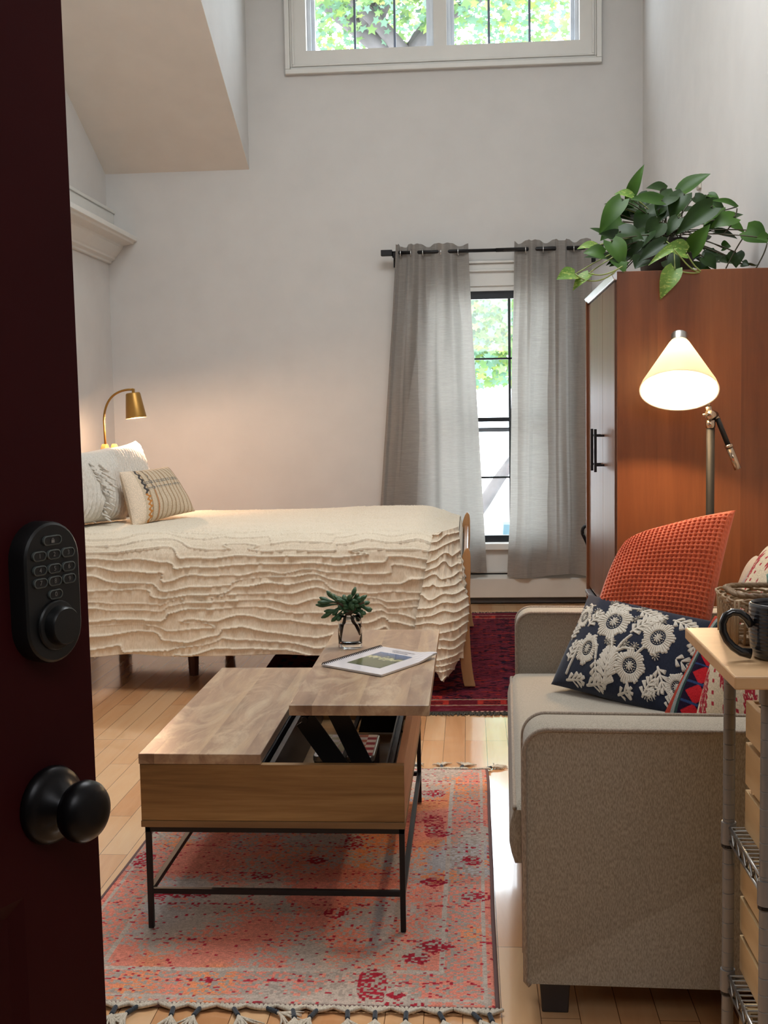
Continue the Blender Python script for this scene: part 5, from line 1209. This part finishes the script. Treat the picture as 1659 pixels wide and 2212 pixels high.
# ------------------------------------------------------------------ outdoors
o = obj('driveway', B((-30, YB+1, -2.6), (30, 60, -2.5)), plain('pale_concrete', S(236, 234, 230), .9)); o['kind'] = 'structure'
rn = random.Random(31)
M_bark = plain('bark', S(84, 80, 80), .9, nz=.12, bump=.5, bscale=30)
def leafmat(n, a, b):
    t = NT(n); nn = t.noise(t.coord(), 1.3, 3); col = t.ramp(nn.outputs[0], [(.35, a), (.65, b)])
    t.bs(Base_Color=col, Roughness=.5, Specular_IOR_Level=.3); tl = t.add('ShaderNodeBsdfTranslucent'); t.l.new(col, tl.inputs[0])
    mx = t.add('ShaderNodeMixShader', {'Fac': .45}); t.l.new(t.b.outputs[0], mx.inputs[1]); t.l.new(tl.outputs[0], mx.inputs[2]); t.l.new(mx.outputs[0], t.out.inputs[0]); return t.m
ML = [leafmat('maple_leaf_a', S(98, 130, 80), S(124, 150, 92)), leafmat('maple_leaf_b', S(98, 132, 110), S(116, 146, 124)), leafmat('maple_leaf_c', S(132, 156, 84), S(152, 166, 88))]
def tree(label, trunk, boxes, n, r0=.17, nb=9):
    t = thing('maple_tree', label, 'tree', (trunk[0][0], trunk[0][1], -2.5)); m = MB()
    m.tube(trunk, [r0*(1-.075*i) for i in range(len(trunk))], 12)
    for k in range(nb):
        a = Vector(trunk[-1-k % 3]); b = a+Vector((rn.random()*3-1.5, rn.random()*1.6-.8, .5+rn.random()*1.5)); m.tube(bez(a, a+(b-a)*.4+Vector((0, 0, .3)), b-(b-a)*.3, b, 7), [.09, .08, .07, .06, .045, .03, .02], 8)
    obj('trunk', m, M_bark, t, smooth=True)
    f = MB(); shape = []
    for i in range(10): r = 1 if i % 2 == 0 else .5; a = 2*PI*i/10; shape.append((r*math.cos(a), r*math.sin(a)))
    for _ in range(n):
        x0, x1, y0, y1, z0, z1 = rn.choice(boxes); c = Vector((x0+(x1-x0)*rn.random(), y0+(y1-y0)*rn.random(), z0+(z1-z0)*rn.random()))
        if c.z < z0+.35 and rn.random() < .4: continue
        s_ = .036+.032*rn.random(); e = Vector((rn.random()-.5, -.6-rn.random()*.5, rn.random()*1.4-.3)).normalized(); u = e.orthogonal().normalized(); v = e.cross(u); w = rn.random()*6.3
        u, v = u*math.cos(w)+v*math.sin(w), v*math.cos(w)-u*math.sin(w)
        k = f.addv([c+u*(p*s_)+v*(q_*s_) for p, q_ in shape]); f.face(*range(k, k+10)); f.mi.append(0 if (r9 := rn.random()) < .45 else 1 if r9 < .85 else 2)
    obj('foliage', f, ML, t, fix=False)
tree('leafy maple tree outside, its pale branch crossing the lower left of the upper window', [(-2.6, 13.5, -2.5), (-2.5, 13.4, 1), (-2.4, 13.3, 4), (-2.0, 13.2, 6.0), (-1.5, 13.0, 5.75), (-1.0, 12.8, 5.25), (-.6, 12.7, 5.0)], [(-2.6, 1.6, 12.6, 14.6, 4.9, 7.2), (-1.8, 1.2, 11.6, 12.6, 5.2, 7.0)], 9000)
tree('leafy maple tree outside the lower window with a leaning grey trunk', [(-.45, 12.2, -2.5), (-.25, 12.1, -.9), tuple(at(1015, 1130, 12)), tuple(at(1048, 1082, 12)), tuple(at(1078, 1035, 12)), tuple(at(1110, 990, 12)), (.75, 11.9, 1.2), (.95, 11.9, 2.2)], [(-.8, 1.6, 11.2, 13.0, 1.5, 2.55)], 5600, r0=.085, nb=0)
o = obj('garden_post', MB().prism([(.29, 11.2, -.35), (.50, 11.2, -.35), (.48, 11.2, .13), (.33, 11.2, .13)], (0, .3, 0)).box((.33, 11.22, -2.5), (.47, 11.48, -.35)), plain('post_teal', S(52, 78, 86), .6)); tag(o, 'pale blue-grey post outside, low in the window gap', 'post')

# ------------------------------------------------------------------ lights and world
def light(nm, typ, loc, energy, color, rot=None, **kw):
    l = bpy.data.lights.new(nm, typ); l.energy = energy; l.color = color
    for k, v in kw.items(): setattr(l, k, v)
    o = bpy.data.objects.new(nm, l); COL.objects.link(o); o.location = loc
    if rot is not None: o.rotation_euler = rot
    return o
def aim(o, d): o.rotation_euler = Vector(d).to_track_quat('-Z', 'Y').to_euler()
sun = light('sun', 'SUN', (0, -10, 20), 7.5, (1, .96, .9), angle=.02); aim(sun, (.25, .72, -.75))
aim(light('ceiling_fill', 'AREA', (-.12, 3.7, 4.27), 98, (.92, .97, 1.0), shape='RECTANGLE', size=2.0, size_y=1.5), (0, 0, -1))  # added fill under the ceiling, no skylight is modelled there
for nm, w, yy_ in (('upper_window_portal', W1, YB+.17), ('lower_window_portal', W2, YB+.17)):
    a = light(nm, 'AREA', ((w[0]+w[1])/2, yy_, (w[2]+w[3])/2), 1, (1, 1, 1), shape='RECTANGLE', size=w[1]-w[0], size_y=w[3]-w[2]); aim(a, (0, -1, 0)); a.data.cycles.is_portal = True
light('bed_lamp_light', 'POINT', (-1.822, 6.28, 1.2035), 24, (1, .62, .38), shadow_soft_size=.012)
aim(light('entry_fill', 'AREA', (.25, -.45, 2.5), 17, (.96, .98, 1.0), shape='RECTANGLE', size=1.2, size_y=1.0), (.0, 1, -.28))  # added fill behind the camera, lifts the faces turned towards it
light('floor_lamp_light', 'POINT', C0+ax*.072, 52, (1, .68, .38), shadow_soft_size=.035)
wld = bpy.data.worlds.new('world'); SC.world = wld; wld.use_nodes = True
bgn = wld.node_tree.nodes['Background']; bgn.inputs[0].default_value = (.80, .91, 1.0, 1); bgn.inputs[1].default_value = 9.0
SC.view_settings.view_transform = 'Standard'; SC.view_settings.look = 'None'; SC.view_settings.exposure = 0; SC.view_settings.gamma = 1
cy = SC.cycles; cy.use_denoising = True; cy.max_bounces = 7; cy.diffuse_bounces = 3; cy.glossy_bounces = 3; cy.use_adaptive_sampling = True; cy.adaptive_threshold = .05; cy.adaptive_min_samples = 16; cy.transparent_max_bounces = 12; cy.caustics_reflective = False; cy.caustics_refractive = False; cy.sample_clamp_indirect = 6
bpy.context.view_layer.update()
